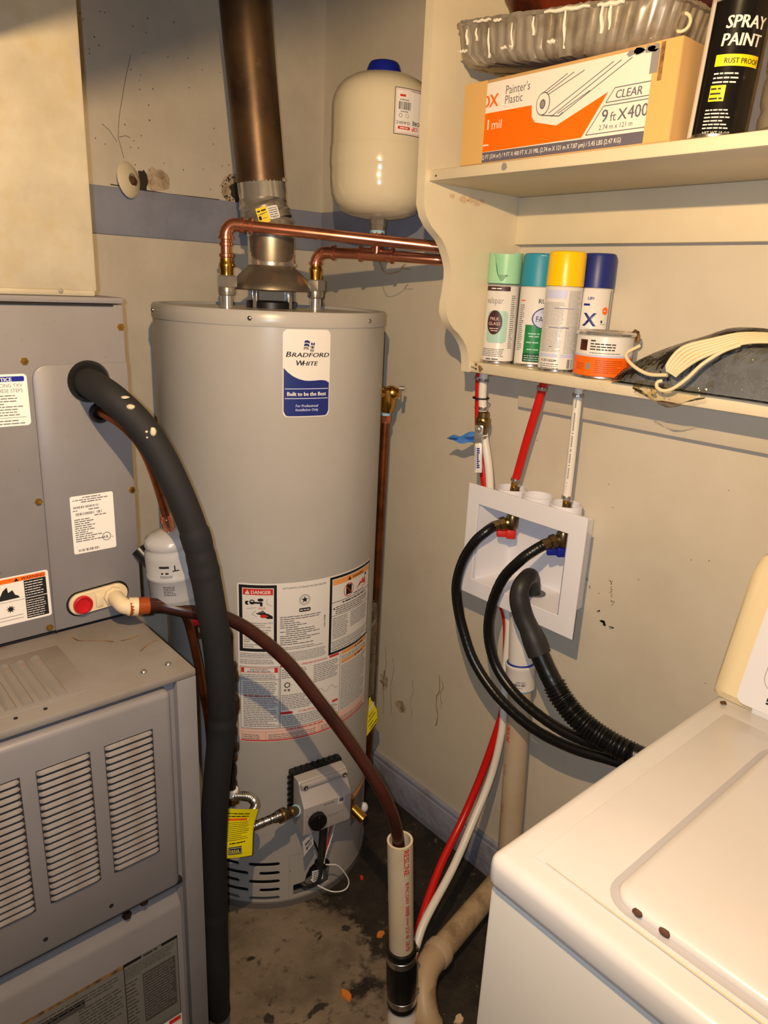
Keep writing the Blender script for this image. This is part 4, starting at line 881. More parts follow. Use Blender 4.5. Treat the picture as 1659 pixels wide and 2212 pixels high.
MB().cyl(ve, ve+dvv*.22, .0105).lathe([(.013, 0), (.0155, .002), (.0155, .018), (.013, .020)], 6, frame(ve+dvv*.20, dvv)).lathe([(.0125, 0), (.0125, .014)], 6, frame(ve+dvv*.58, dvv)).cyl(ve+dvv*.5, va, .0105).build('connector_nut', 'dbrass', t, 20)
MB().torus(ve+dvv*.90, dvv, .0105, .0025).build('sealant_ring', 'tape', t)
t = thing('hang_tag', 'large yellow printed tag hanging from the gas connector', 'tag', (-.65, -.665, .34))
def tagm(u, v, h):
    a = V((-.688, -.668, .368)).lerp(V((-.624, -.662, .338)), u); b = V((-.683, -.660, .474)).lerp(V((-.609, -.664, .440)), u)
    p = a.lerp(b, v); return p+V((-.006*v*math.sin(u*3), -.004*math.sin(v*5+u*2)-h, 0))
pr = Print(tagm, .05)
for i in range(10): pr.strip('yellow', [j/8 for j in range(9)], lambda u: i/10, lambda u: (i+1)/10, 0)
pr.strip('orange', [.12+j/12 for j in range(9)], lambda u: .74, lambda u: .79, 2); pr.words('blackp', .15, .85, .88, .03, 2); pr.words('blackp', .15, .85, .82, .03, 2); pr.para('blackp', .12, .88, .72, .36, 10, 2, .4); pr.words('blackp', .2, .8, .30, .03, 2)
pr.rect('navy', .16, .08, .62, .24, 2); pr.rect('yellow', .18, .10, .60, .22, 3); pr.rect('navy', .19, .11, .59, .21, 4); pr.words('yellow', .21, .57, .145, .05, 5, 1, (.4, .9)); pr.rect('yellow', .21, .125, .55, .135, 5)
pr.out(t, 'yellow', 'card')

# ================================================================ standpipe and floor drain
SA, SB = V((-.4575, -.902, .45)), V((-.4430, -.9095, .195)); sd = (SA-SB).normalized()
t = thing('standpipe', 'short cream PVC standpipe with red print rising from a black rubber coupling', 'pipe', SB-V((0, 0, .19)))
MB().pipe(SB-sd*.02, SA, .0236, .0195, 40).build('pipe', 'pvcs', t)
K0, K1 = SB-sd*.145, SB+sd*.005
cpg = MB().lathe([(.0255, 0), (.0290, .001), (.0300, .006), (.0290, .010), (.0285, .012), (.0285, .030), (.0290, .034), (.0300, .040), (.0300, .108), (.0290, .112), (.0285, .116), (.0285, .134), (.0295, .138), (.0300, .142), (.0285, .148), (.0250, .149)], 40, frame(K0, sd)).build('rubber_coupling', 'rubber', t, 60)
for z in (.021, .125):
    MB().lathe([(.0288, -.0075), (.0294, -.007), (.0294, .007), (.0288, .0075)], 40, frame(K0+sd*z, sd)).build('clamp_band', 'silver', cpg)
    MB().box((.026, -.006, -.005), (.036, .006, .005), .001, 1, frame(K0+sd*z, sd, (.8, -.2, 0))).build('clamp_screw', 'silver', cpg)
MB().lathe([(.0290, 0), (.0290, .025), (.0265, .03), (.0255, .07), (.025, .075)], 32, frame(V((-.432, -.915, -.005)), sd)).build('hub_fitting', 'pvcw', t)
vang = math.atan2(CAM.y-SA.y, CAM.x-SA.x)
pr = Print(cyl_map((0, 0, 0), .0238, 0, 0, frame(SB, sd, (math.cos(vang+.55), math.sin(vang+.55), 0))), .004)
pr.text('red', 'RESLINE', -.005, .252, .0150, 1, .014, 0, rot=-PI/2, sx=1.08); pr.text('red', '® PVC DWV', -.003, .178, .0110, 1, .01, 0, rot=-PI/2, sx=.82); pr.rect('red', -.0025, .100, .0055, .122, 1); pr.rect('pvcs', -.0015, .102, .0045, .120, 2); [pr.rect('red', -.001, .103+q*.0024, .004, .1046+q*.0024, 3) for q in range(7)]; [pr.rect('red', -.001, .078+q*.0028, .003, .0796+q*.0028, 1) for q in range(7)]; pr.text('red', 'SCH 40', -.003, .074, .0115, 1, .01, 0, rot=-PI/2, sx=.78); pr.text('red', '330 PSI', -.003, .040, .0115, 1, .01, 0, rot=-PI/2, sx=.74)
pr.out(t)
t = thing('floor_drain_pipe', 'dirty beige PVC drain pipe running along the floor behind the washer', 'pipe', (-.25, -.88, 0))
E0, E1 = V((-.06, -.836, .055)), V((-.3050, -.882, .055)); de = (E1-E0).normalized()
MB().cyl(E0, E1, .0262, n=28).build('run', 'pvcd', t)
MB().lathe([(.0262, 0), (.0305, .001), (.0315, .004), (.0315, .022), (.0300, .026)], 32, frame(E1-de*.016, de)).build('collar', 'pvcb', t)
MB().tube([E1+de*.004, E1+de*.02]+[E1+de*.02+de*.062*math.sin(q*PI/16)+V((-.01, -.05, -.045))*(1-math.cos(q*PI/16)) for q in range(1, 9)]+[V((-.392, -.957, -.005))], lambda i, s_: .0285 if i < 3 else .0270, 26).build('elbow', 'pvcd', t)
t = thing('drain_riser', 'vertical PVC drain pipe on the wall below the washer outlet box', 'pipe', (-.05, -.85, 0))
W0, W1, W2 = V((-.05, -.812, .80)), V((-.05, -.826, .64)), V((-.05, -.832, .585))
MB().cyl(W1, W0, .027, n=32).build('upper_pipe', 'pvcw', t)
cpl = MB().lathe([(.0285, 0), (.0320, .001), (.0320, .046), (.0328, .048), (.0328, .054), (.0300, .056)], 36, frame(W2, W1-W2)).build('coupling', 'pvcw', t)
MB().lathe([(.0275, .0555), (.0300, .0562), (.0290, .0590), (.0272, .0595)], 36, frame(W2, W1-W2)).build('primer_ring', 'bluering', cpl)
MB().lathe([(.0285, -.004), (.0300, -.001), (.0300, .002)], 36, frame(W2, W1-W2)).build('primer_ring', 'tape', cpl)
vb = math.atan2(CAM.y-W2.y, CAM.x-W2.x)
pr = Print(cyl_map((0, 0, 0), .0321, 0, 0, frame(W2, W1-W2, (math.cos(vb), math.sin(vb), 0))), .004); pr.bars('blackp', -.014, .014, .014, .020, 30, 1); pr.words('greyp', -.008, .012, .0225, .0022, 1); pr.words('greyp', -.006, .008, .0095, .002, 1); pr.out(cpl)
lw = MB().cyl((-.05, -.858, .055), W2+V((0, 0, .02)), .0262, n=32).build('lower_pipe', 'pvcb', t)
Fl = frame((-.05, -.858, .055), W2-V((-.05, -.858, .055)), (math.cos(vb-1.15), math.sin(vb-1.15), 0))
pr = Print(cyl_map((0, 0, 0), .0264, 0, 0, Fl), .004); pr.text('red', 'CRESLINE', .004, .445, .0145, 1, .01, 0, rot=-PI/2, sx=.72); pr.text('red', 'PVC DWV', .003, .345, .009, 1, 0, 0, rot=-PI/2, sx=.8); pr.text('red', 'SCH 40', .003, .24, .009, 1, 0, 0, rot=-PI/2, sx=.8); pr.out(lw)

# ================================================================ washer outlet box, hoses, PEX
t = thing('washer_outlet_box', 'white plastic washing machine outlet box mounted on the wall', 'outlet box', (-.05, -.83, .79))
y0, y1, z0, z1 = -.973, -.681, .7725, 1.017
oy0, oy1, oz0, oz1 = -.936, -.711, .809, .977
fr = MB()
def rr(y0, y1, z0, z1, x): return [V((x, y0, z0)), V((x, y1, z0)), V((x, y1, z1)), V((x, y0, z1))]
fr.rings([rr(oy0, oy1, oz0, oz1, -.097), rr(y0, y1, z0, z1, -.097), rr(y0, y1, z0, z1, -.1005), rr(y0+.001, y1-.001, z0+.001, z1-.001, -.1015), rr(oy0-.001, oy1+.001, oz0-.001, oz1+.001, -.1015), rr(oy0, oy1, oz0, oz1, -.1005), rr(oy0, oy1, oz0, oz1, -.097)], False, False)
fr.build('faceplate', 'white', t)
bx = MB(); bx.rings([rr(oy0+.004, oy1-.004, oz0, oz1, -.097), rr(oy0+.020, oy1-.020, oz0+.004, oz1-.002, -.012)], False, True)
bx.rings([rr(oy0-.001, oy1+.001, oz0-.012, oz1+.010, -.097), rr(oy0+.010, oy1-.010, oz0-.012, oz1+.010, -.004)], False, True)
bx.build('box_body', 'white', t)
for y in (-.756, -.823, -.891): MB().pipe((-.052, y, .982), (-.052, y, 1.017), .0315, .0290, 36).lathe([(.029, 0), (0, 0)], 30, Matrix.Translation((-.052, y, .9865))).build('knockout_cup', 'white', t)
MB().lathe([(.021, .0), (.021, .0008), (0, .0008)], 24, Matrix.Translation((-.055, -.846, .8125))).build('drain_hole', 'greyp', t)
MB().lathe([(.030, 0), (.030, .030), (.027, .034)], 30, Matrix.Translation((-.05, -.812, .770))).build('drain_socket', 'white', t)
def wvalve(y, col, lab, dirv, label):
    v = thing('supply_valve', label, 'valve', (-.052, y, .94)); d = V(dirv).normalized(); o = V((-.052, y, .945))
    MB().cyl(o+V((0, 0, -.012)), o+V((0, 0, .075)), .0085).lathe([(.012, -.014), (.0135, -.010), (.0135, .010), (.011, .016)], 20, Matrix.Translation(o)).cyl(o, o+d*.020, .0115).build('body', 'dbrass', v)
    MB().lathe([(.0115, .012), (.0150, .014), (.0150, .024), (.0125, .027), (.0112, .027), (.0112, .042), (.0090, .043)], 8, frame(o, d)).build('coupling_nut', 'dbrass', v, 20)
    hb = o+V((0, 0, -.015))
    MB().box((-.010, -.008, -.022), (.010, .008, -.002), .003, 2, frame(hb, (0, 0, 1), d)).box((-.006, -.005, -.019), (.030, .005, -.005), .003, 2, frame(hb, (0, 0, 1), (d.x-.2, d.y+.1, 0))).build('lever', col, v)
    return o+d*.040
h0 = wvalve(-.765, 'red', 'hot', (-.62, .55, -.28), 'brass washer valve with red lever inside the outlet box')
k0 = wvalve(-.893, 'royal', 'cold', (-.72, .48, -.30), 'brass washer valve with blue lever inside the outlet box')
def whose(label, pts):
    o = thing('supply_hose', label, 'hose', pts[-1]); P = crom(pts, 16)
    MB().tube(P, lambda i, s_: .0108+.00022*math.sin(s_*2*PI/.006), 16).build('tube', 'rubber', o, 80); return o
whose('black rubber supply hose from the red-lever valve, outer loop', [h0, (-.098, -.738, .925), (-.114, -.722, .900), (-.122, -.700, .852), (-.124, -.689, .794), (-.122, -.696, .742), (-.120, -.715, .694), (-.120, -.748, .641), (-.118, -.793, .600), (-.116, -.848, .571), (-.114, -.923, .553), (-.110, -1.01, .556), (-.090, -1.11, .570), (-.055, -1.25, .58), (-.05, -1.5, .60)])
whose('black rubber supply hose from the blue-lever valve, inner loop', [k0, (-.100, -.862, .920), (-.116, -.845, .898), (-.128, -.815, .850), (-.130, -.795, .781), (-.128, -.793, .717), (-.126, -.815, .661), (-.124, -.852, .626), (-.122, -.905, .602), (-.118, -.976, .588), (-.110, -1.04, .588), (-.090, -1.12, .598), (-.055, -1.25, .61), (-.05, -1.5, .63)])
t = thing('drain_hose', 'dark washer drain hose hooked over the outlet box edge, ribbed below', 'hose', (-.1, -1.2, .61))
dpts = [(-.060, -.842, .806), (-.062, -.842, .826), (-.074, -.846, .850), (-.100, -.857, .864), (-.130, -.865, .856), (-.138, -.868, .832), (-.135, -.881, .796), (-.131, -.903, .764), (-.129, -.918, .738)]
MB().tube(crom(dpts, 8), lambda i, s_: .0165+.0035*min(1, max(0, (s_-.10)/.05)), 20).build('hook_end', 'rubberd', t, 60)
cp2 = crom([(-.1325, -.893, .778), (-.130, -.910, .751), (-.1285, -.924, .729)], 6)
MB().tube(cp2, lambda i, s_: .0195+.0035*min(1, s_/.03), 22).build('cuff', 'rubberd', t, 60)
MB().tube(crom([(-.129, -.918, .738), (-.128, -.946, .702), (-.127, -.968, .677)], 8), lambda i, s_: .0190+.0002*math.sin(s_*2*PI/.006), 20).build('tube', 'rubber', t, 80)
MB().tube(crom([(-.127, -.964, .681), (-.126, -.984, .661), (-.122, -1.022, .635), (-.112, -1.075, .615), (-.095, -1.14, .604), (-.065, -1.24, .60), (-.06, -1.45, .60)], 26), lambda i, s_: .0212+.0018*math.sin(s_*2*PI/.0068), 18).build('ribbed_tube', 'rubber', t, 80)
def clamp(p, d, par, r=.0095): MB().lathe([(r, -.0035), (r+.0012, -.003), (r+.0012, .003), (r, .0035)], 20, frame(p, d)).box((r, -.004, -.0025), (r+.005, .004, .0025), .0006, 1, frame(p, d, (-.8, -.5, 0))).build('crimp_ring', 'silver', par)
def pex(name, label, pts, col, r=.0084, k=8):
    o = thing(name, label, 'water pipe', pts[-1]); MB().tube(crom(pts, k), r, 14).build('tube', col, o); return o
rp = pex('pex_pipe', 'slanting red PEX pipe feeding the outlet box from under the shelf', [(-.050, -.806, 1.242), (-.050, -.799, 1.205), (-.051, -.780, 1.12), (-.052, -.7625, 1.032)], 'pexr')
clamp(V((-.05, -.803, 1.228)), V((0, .15, -1)), rp); clamp(V((-.052, -.7635, 1.036)), V((0, .2, -1)), rp); MB().cyl((-.052, -.763, 1.04), (-.052, -.757, .99), .0072).build('brass_stub', 'brass', rp)
MB().tube([V((-.002, -.808, 1.2405)), V((-.040, -.808, 1.2405)), V((-.048, -.807, 1.238)), V((-.05, -.805, 1.225))], .0072, 12).build('wall_stub', 'copper', rp)
wp = pex('pex_pipe', 'upright printed white PEX pipe feeding the outlet box from under the shelf', [(-.050, -.886, 1.242), (-.050, -.887, 1.16), (-.051, -.889, 1.10), (-.052, -.8905, 1.025)], 'pexw')
clamp(V((-.05, -.886, 1.226)), V((0, 0, -1)), wp); clamp(V((-.052, -.8905, 1.030)), V((0, 0, -1)), wp); MB().cyl((-.052, -.8905, 1.035), (-.052, -.891, .99), .0072).build('brass_stub', 'brass', wp)
MB().tube([V((-.002, -.886, 1.2405)), V((-.040, -.886, 1.2405)), V((-.048, -.886, 1.238)), V((-.05, -.886, 1.225))], .0072, 12).build('wall_stub', 'copper', wp)
pr = Print(cyl_map((0, 0, 0), .0085, 0, 0, frame((-.0515, -.8895, 1.03), (0, .018, 1), (-.92, -.38, 0))), .003)
for q in range(58):
    if random.random() < .78: pr.rect('greyp', -.0011, .010+q*.0031, .0011, .0118+q*.0031, 1)
pr.out(wp)
lr = pex('pex_pipe', 'long red PEX pipe dropping behind the outlet box to the floor', [(-.050, -.640, 1.242), (-.050, -.642, 1.20), (-.048, -.652, 1.10), (-.046, -.676, 1.01), (-.042, -.690, .92), (-.040, -.695, .82), (-.038, -.735, .765), (-.036, -.765, .71), (-.036, -.778, .60), (-.040, -.786, .52), (-.050, -.784, .455), (-.083, -.774, .33), (-.140, -.778, .24), (-.232, -.803, .178), (-.325, -.846, .125), (-.360, -.866, .075), (-.375, -.872, .030), (-.38, -.86, .010)], 'pexr', .0088)
lw2 = pex('pex_pipe', 'long white PEX pipe with shut-off valve dropping to the floor beside the standpipe', [(-.056, -.657, 1.242), (-.056, -.657, 1.20), (-.055, -.661, 1.165), (-.052, -.668, 1.112), (-.050, -.688, 1.04), (-.048, -.700, .96), (-.046, -.704, .88), (-.046, -.706, .82), (-.044, -.745, .768), (-.042, -.776, .72), (-.044, -.783, .60), (-.046, -.790, .52), (-.052, -.797, .45), (-.075, -.798, .345), (-.135, -.808, .262), (-.220, -.832, .195), (-.328, -.861, .145), (-.370, -.877, .110), (-.394, -.874, .06), (-.405, -.865, .010)], 'pexw', .0088)
for o, p in ((lr, V((-.05, -.640, 1.228))), (lw2, V((-.056, -.657, 1.226)))):
    clamp(p, V((0, 0, -1)), o)
    MB().tube([V((-.002, p.y, 1.2405)), V((-.038, p.y, 1.2405)), V((p.x+.002, p.y, 1.238)), V((p.x, p.y, 1.224))], .0072, 12).build('wall_stub', 'copper', o)
MB().torus(V((-.053, -.651, 1.188)), (0, 0, 1), .0165, .0018).build('zip_tie', 'black', lw2)
v = thing('ball_valve', 'brass ball valve with white lever and blue tape on the white pipe', 'valve', (-.055, -.663, 1.10))
MB().lathe([(.009, -.026), (.0125, -.024), (.0125, -.012), (.015, -.009), (.0155, 0), (.015, .009), (.0125, .012), (.0125, .022), (.009, .024)], 20, Matrix.Translation((-.0545, -.664, 1.138))).cyl((-.0545, -.664, 1.138), (-.074, -.673, 1.136), .008).build('body', 'dbrass', v)
clamp(V((-.055, -.6625, 1.168)), V((0, 0, 1)), v); clamp(V((-.053, -.667, 1.108)), V((0, 0, 1)), v)
lv = MB().box((-.002, -.009, -.030), (.002, .009, .014), .0015, 2, frame((-.078, -.675, 1.122), (0, 0, 1), (-.8, -.5, 0))).ball((-.078, -.675, 1.128), .0085).build('lever_root', 'chrome', v)
lh = MB().box((-.0035, -.0080, -.062), (.0035, .0080, .0), .002, 2, frame((-.079, -.678, 1.098), (0, .10, 1), (-.8, -.5, 0))).build('lever', 'pvcw', v)
Ft = frame((-.079, -.678, 1.098), (0, .10, 1), (-.8, -.5, 0))
pr = Print(lambda u, w_, h: Ft @ V((.0036+h, u, w_)), .01); [pr.rect('royal', -.003, -.012-q*.0044, random.choice((.001, .003)), -.0088-q*.0044, 1) for q in range(10)]; pr.rect('royal', -.0058, -.056, -.0050, -.006, 1); pr.out(lh)
tp = []
for i in range(9):
    q = i/8; base = V((-.080, -.668, 1.108)).lerp(V((-.098, -.612, 1.098)), q); wv = .004*math.sin(q*9); hw = .0105*(1-.75*max(0, q-.35)/.65)
    tp.append([base+V((-.002+wv*.5, 0, hw+wv)), base+V((-.006-wv, .002, hw*.3)), base+V((.001+wv, -.001, -hw*.4)), base+V((-.003, 0, -hw+wv*.6)), base+V((.0012, .001, -hw*.9+wv*.6)), base+V((.004+wv, 0, -hw*.2)), base+V((-.003-wv, .003, hw*.5)), base+V((.001+wv*.5, .001, hw*.96+wv))])
MB().rings(tp).build('blue_tape_flag', 'blued', v)

# ================================================================ shelf unit and what stands on it
YP = -.676
sh = thing('wall_shelf', 'cream painted wall shelf with a scalloped side panel', 'shelf', (0, -1.2, 1.248))
prof = [(-.2755, 2.05), (-.276, 1.85), (-.276, 1.72), (-.2745, 1.60), (-.274, 1.544), (-.266, 1.524), (-.252, 1.508), (-.232, 1.494), (-.224, 1.489), (-.212, 1.475), (-.202, 1.458), (-.1945, 1.440), (-.1935, 1.425), (-.196, 1.400), (-.200, 1.378), (-.1995, 1.362), (-.192, 1.346), (-.178, 1.332), (-.162, 1.322), (-.148, 1.310), (-.138, 1.298), (-.131, 1.283), (-.127, 1.265), (-.1255, 1.2475), (-.0005, 1.2475), (-.0005, 2.05)]
def panel(ya, yb): return MB().rings([[V((x, ya, z)) for x, z in prof], [V((x-.0, ya-.002, z)) for x, z in prof], [V((x, yb+.002, z)) for x, z in prof], [V((x, yb, z)) for x, z in prof]])
panel(-.656, YP).build('side_panel', 'shelf', sh, 30)
panel(-1.98, -2.0).build('side_panel', 'shelf', sh, 30)
MB().box((-.266, -1.98, 1.580), (-.001, YP+.009, 1.598), .003, 2).build('upper_board', 'shelf', sh)
MB().box((-.122, -1.98, 1.2477), (-.001, YP+.009, 1.2685), .003, 2).build('lower_board', 'shelf', sh)
MB().box((-.020, -1.98, 1.4934), (-.0005, YP, 1.580), .0015).build('back_cleat', 'shelf', sh)
MB().box((-.27, -1.98, 2.05), (-.001, -.656, 2.07), .002).build('top_board', 'shelf', sh)
pr = Print(plane_map((-.1221, 0, 0), (0, -1, 0), (0, 0, 1)), unit=.0003)
pr.line('grime', (.679, 1.2585), (.692, 1.2560), .0016); pr.ell('grime', .6925, 1.2555, .0022, .0022); pr.poly('chip', blob(None, (.703, 1.2570), .006, .006, 10, .4)); pr.poly('chip', blob(None, (.691, 1.2640), .004, .003, 9, .4)); pr.line('tan', (.972, 1.263), (.992, 1.2485), .0006)
pr.poly('rust', [(1.075, 1.2478), (1.09, 1.2500), (1.11, 1.2496), (1.13, 1.2480)]); pr.out(sh)
pr = Print(plane_map((-.2662, 0, 0), (0, -1, 0), (0, 0, 1)), unit=.0003)
pr.ell('chip', .694, 1.5875, .0022, .0018); pr.poly('mgrey', blob(None, (.845, 1.590), .006, .005, 12, .3)); pr.out(sh)
pr = Print(plane_map((0, YP-.0002, 0), (1, 0, 0), (0, 0, 1)), unit=.0003)
for x, z, a in ((-.205, 1.563, .006), (-.175, 1.560, .010), (-.155, 1.561, .008), (-.14, 1.557, .009), (-.125, 1.561, .007)): pr.poly('tan', blob(None, (x, z), a, a*.6, 12, .4))
pr.out(sh)
# --- aerosol cans on the lower board
ZL, ZU = 1.2686, 1.5981
def can(label, x, y, r, h, cap, capcol, bodycol, z=ZL, shoulder=.0, group='spray paint cans on the lower board', tilt=None, caplen=.058):
    o = thing('spray_can', label, 'spray can', (x, y, z)); T = Matrix.Translation((x, y, z)) @ (tilt or Matrix())
    MB().lathe([(r-.004, 0), (r-.001, .0008), (r, .003), (r-.0012, .006), (r-.0012, h-caplen-.004), (r-.0004, h-caplen-.002), (r-.003, h-caplen)], 40, T).build('can_body', bodycol, o)
    MB().lathe([(r-.001, .0010), (r+.0002, .002), (r+.0002, .005), (r-.0010, .0062)], 40, T, False, False).build('bottom_rim', 'silver', o)
    if cap == 'straight': MB().lathe([(r-.0004, h-caplen), (r-.0012, h-.006), (r-.003, h-.0015), (r-.006, h), (0, h)], 40, T).build('cap', capcol, o)
    return o, T
def cmap(T, r, ang): return cyl_map((0, 0, 0), r-.0009, ang, 0, T)
def cang(x, y): return math.atan2(CAM.y-y, CAM.x-x)
x, y, r = -.0855, -.7130, .0325; o, T = can('mint green capped spray can with a plum oval on its label', x, y, r, .205, None, None, 'canw')
n = 40; rings_ = []
for k in range(3):
    rings_.append([T @ V(((r-.0005)*math.cos(2*PI*i/n), (r-.0005)*math.sin(2*PI*i/n), [.150, .165, 0][k] if k < 2 else (.205 if math.cos(2*PI*i/n-cang(x, y)+.15) < .82 else .205-.052*(math.cos(2*PI*i/n-cang(x, y)+.15)-.82)/.18))) for i in range(n)])
MB().rings(rings_, False, False).rings([[T @ V(((r-.003)*math.cos(2*PI*i/n), (r-.003)*math.sin(2*PI*i/n), .200 if math.cos(2*PI*i/n-cang(x, y)+.15) < .82 else .2-.052*(math.cos(2*PI*i/n-cang(x, y)+.15)-.82)/.18)) for i in range(n)], [T @ V(((r-.010)*math.cos(2*PI*i/n), (r-.010)*math.sin(2*PI*i/n), .175) if 0 else V(((r-.0035)*math.cos(2*PI*i/n), (r-.0035)*math.sin(2*PI*i/n), .149))) for i in range(n)]], False, True).build('cap', 'mint', o)
pr = Print(cmap(T, r, cang(x, y)-.25), .004); pr.rect('plum', -.030, .136, .022, .1455, 1); pr.words('canw', -.016, .006, .139, .003, 2); pr.text('mgrey', 'valspar', -.026, .113, .0165, 1, -.004, sx=.8); pr.rect('paleglass', -.020, .040, .022, .100, 1, .008); pr.ell('plum', -.004, .078, .0155, .0225, 2); pr.text('pink', 'MILK', -.004, .082, .0085, 3, 0, 0, 'CENTER'); pr.text('pink', 'GLASS', -.004, .073, .0085, 3, 0, 0, 'CENTER'); pr.words('pink', -.013, .005, .066, .002, 3); pr.words('pink', -.010, .004, .062, .002, 3); pr.para('greyp', -.028, .020, .030, .014, 5); pr.para('greyp', .026, .036, .13, .03, 26); pr.words('greyp', -.016, .010, .008, .0035, 2)
pr.out(o)
x, y, r = -.062, -.7775, .0335; o, T = can('teal capped spray can with a green label and dark blue oval', x, y, r, .205, 'straight', 'teal', 'canw')
pr = Print(cmap(T, r, cang(x, y)), .004); pr.text('blackp', 'RUST-OLEUM', .003, .117, .0115, 1, .006); pr.ell('navy', .020, .090, .026, .020, 1); pr.ell('lilac', .020, .090, .0235, .0178, 2); pr.text('blackp', 'FABRIC', .001, .084, .0145, 3, .004, sx=.85); pr.text('greyp', 'OUTDOOR', .010, .100, .006, 3); pr.strip('cangreen', [-.017+i*.004 for i in range(14)], lambda u: .012, lambda u: .078-.5*max(0, .02-abs(u-.02))+.0, 1) ; pr.rect('candk', -.017, .010, .034, .026, 2)
pr.words('paleglass', -.010, .012, .061, .003, 3); pr.words('paleglass', -.008, .014, .056, .003, 3); pr.words('paleglass', -.012, .012, .045, .003, 3); pr.words('paleglass', -.010, .012, .032, .003, 3); pr.para('paleglass', -.014, .024, .024, .012, 3, 3); pr.para('greyp', -.034, -.022, .115, .03, 24); pr.words('orange', -.034, -.022, .120, .003, 1); pr.words('canw', 0, .01, .2, .001, 1)
pr.out(o)
x, y, r = -.0885, -.8560, .0335; o, T = can('yellow capped spray can turned with its fine print forward', x, y, r, .207, 'straight', 'cyellow', 'canw')
pr = Print(cmap(T, r, cang(x, y)), .004); pr.rect('lilac', -.035, .128, .006, .142, 1); pr.para('mgrey', -.035, .005, .122, .082, 18, 1); pr.para('mgrey', .010, .037, .142, .034, 48, 1); pr.para('mgrey', -.035, .005, .078, .036, 18, 1); pr.rect('mgrey', -.035, .0795, .037, .0803, 1); pr.rect('lilac', -.036, .027, .001, .033, 1); pr.rect('lilac', .006, .027, .037, .033, 1)
for q in range(9): pr.rect('royal', random.uniform(-.03, .025), .045+.011*q, random.uniform(-.03, .025)*0+.003+random.uniform(-.02, .03), .0458+.011*q, 2) if q % 3 == 0 else None
pr.text('red', 'R', -.031, .019, .0065, 1, .02); pr.text('blackp', 'UST-OLEUM', -.026, .019, .0060, 1, .02, sx=.8); pr.para('greyp', -.032, .006, .017, .006, 3, 1); pr.bars('greyp', .020, .032, .008, .024, 12, 1)
pr.out(o)
x, y, r = -.0315, -.8835, .0305; o, T = can('navy blue capped spray can behind the yellow one', x, y, r, .207, 'straight', 'navy', 'canw')
pr = Print(cmap(T, r, cang(x, y)+.1), .004); pr.text('royal', 'UM', -.016, .128, .0075, 1, .02, .2); pr.words('royal', -.022, -.010, .118, .005, 1); pr.text('navy', 'X', -.020, .083, .033, 1, .03, 0); pr.ell('orange', .019, .110, .0062, .0066, 1); pr.words('pink', .0145, .0235, .109, .0022, 2); pr.words('navy', .012, .023, .089, .006, 1, 1, (.4, .8)); pr.rect('navy', .012, .0865, .023, .0871, 1); pr.box('lilac', -.026, .068, .008, .080, .0006, 1); pr.text('navy', 'VER', -.012, .071, .0075, 1, .005, .2); pr.words('navy', -.012, .004, .064, .003, 1); pr.line('navy', (.0185, .072), (.0215, .078), .0014, 1)
pr.rect('greyp', .0285, .03, .0305, .145, 1)
pr.out(o)
# paint tin
x, y, r = -.078, -.9455, .0495; t = thing('paint_tin', 'squat orange and white paint tin with a metal lid on the lower board', 'tin', (x, y, ZL)); T = Matrix.Translation((x, y, ZL))
MB().lathe([(r-.004, 0), (r, .001), (r, .003), (r-.0015, .005), (r-.0015, .070)], 48, T).build('tin_body', 'canw', t)
MB().lathe([(r-.0015, .070), (r+.0012, .072), (r+.0018, .0755), (r+.0004, .078), (r-.003, .0785), (r-.005, .075), (r-.010, .0735), (r-.012, .0750), (.012, .0745), (0, .0745)], 48, T).build('lid', 'chrome', t)
MB().lathe([(r, .0010), (r+.0008, .002), (r+.0006, .004), (r-.001, .005)], 48, T, False, False).build('bottom_rim', 'silver', t)
MB().ball((x+.030, y-.038, ZL+.0785), .006, (1.1, 1, .8), 2, .25).ball((x+.036, y-.040, ZL+.070), .005, (.6, .8, 2.0), 2, .25).build('dried_paint', 'chip', t)
pr = Print(cyl_map((0, 0, 0), r-.0012, cang(x, y), 0, T), .004); pr.rect('orange', -.074, .005, .074, .0365, 1); pr.rect('lilac', -.074, .0365, .074, .0400, 1); pr.rect('brownbowl', -.046, .046, -.030, .064, 1); pr.words('blackp', -.024, -.012, .062, .003, 1); [pr.words('blackp', -.024, .020, .057-q*.0045, .0026, 1) for q in range(3)]; pr.words('greyp', -.024, .03, .0425, .0015, 1); pr.para('brownbowl', -.012, .036, .033, .010, 7, 2, .35); pr.para('brownbowl', -.050, -.030, .026, .014, 4, 2, .35); pr.rect('mgrey', -.028, .015, -.020, .026, 2, .003)
pr.out(t)
# bagged cord
t = thing('bagged_cord', 'cream cord and grey cloth in a clear plastic bag lying on the lower board', 'bag', (-.07, -1.12, ZL))
def lump(name, mt, x0, x1, y0, y1, h, zb, jit, n=26, m_=14, pw_=.5, seed=3):
    rnd = random.Random(seed); mb = MB(); top = []; 
    ph = [(rnd.uniform(12, 60), rnd.uniform(12, 60), rnd.uniform(0, 6)) for _ in range(7)]
    for i in range(n+1):
        row = []
        for j in range(m_+1):
            u, w_ = i/n, j/m_; e = max(0, math.sin(PI*u))**pw_*max(0, math.sin(PI*w_))**.45
            X = x0+(x1-x0)*w_; Y_ = y0+(y1-y0)*u
            q = sum(math.sin(a*X*2+b*Y_+c) for a, b, c in ph)/7
            row.append(V((X+jit*q*.5, Y_, zb+.0015+h(u)*e*(1+.0)+jit*q*e)))
        top.append(row)
    bot = [[V((p.x, p.y, zb+.0005)) for p in r] for r in top]
    for A_, s_ in ((top, 1), (bot, -1)):
        vv = [[mb.bm.verts.new(p) for p in r] for r in A_]
        for i in range(n):
            for j in range(m_): mb._face((vv[i][j], vv[i+1][j], vv[i+1][j+1], vv[i][j+1]) if s_ > 0 else (vv[i][j], vv[i][j+1], vv[i+1][j+1], vv[i+1][j]))
    return mb.build(name, mt, t, 60)
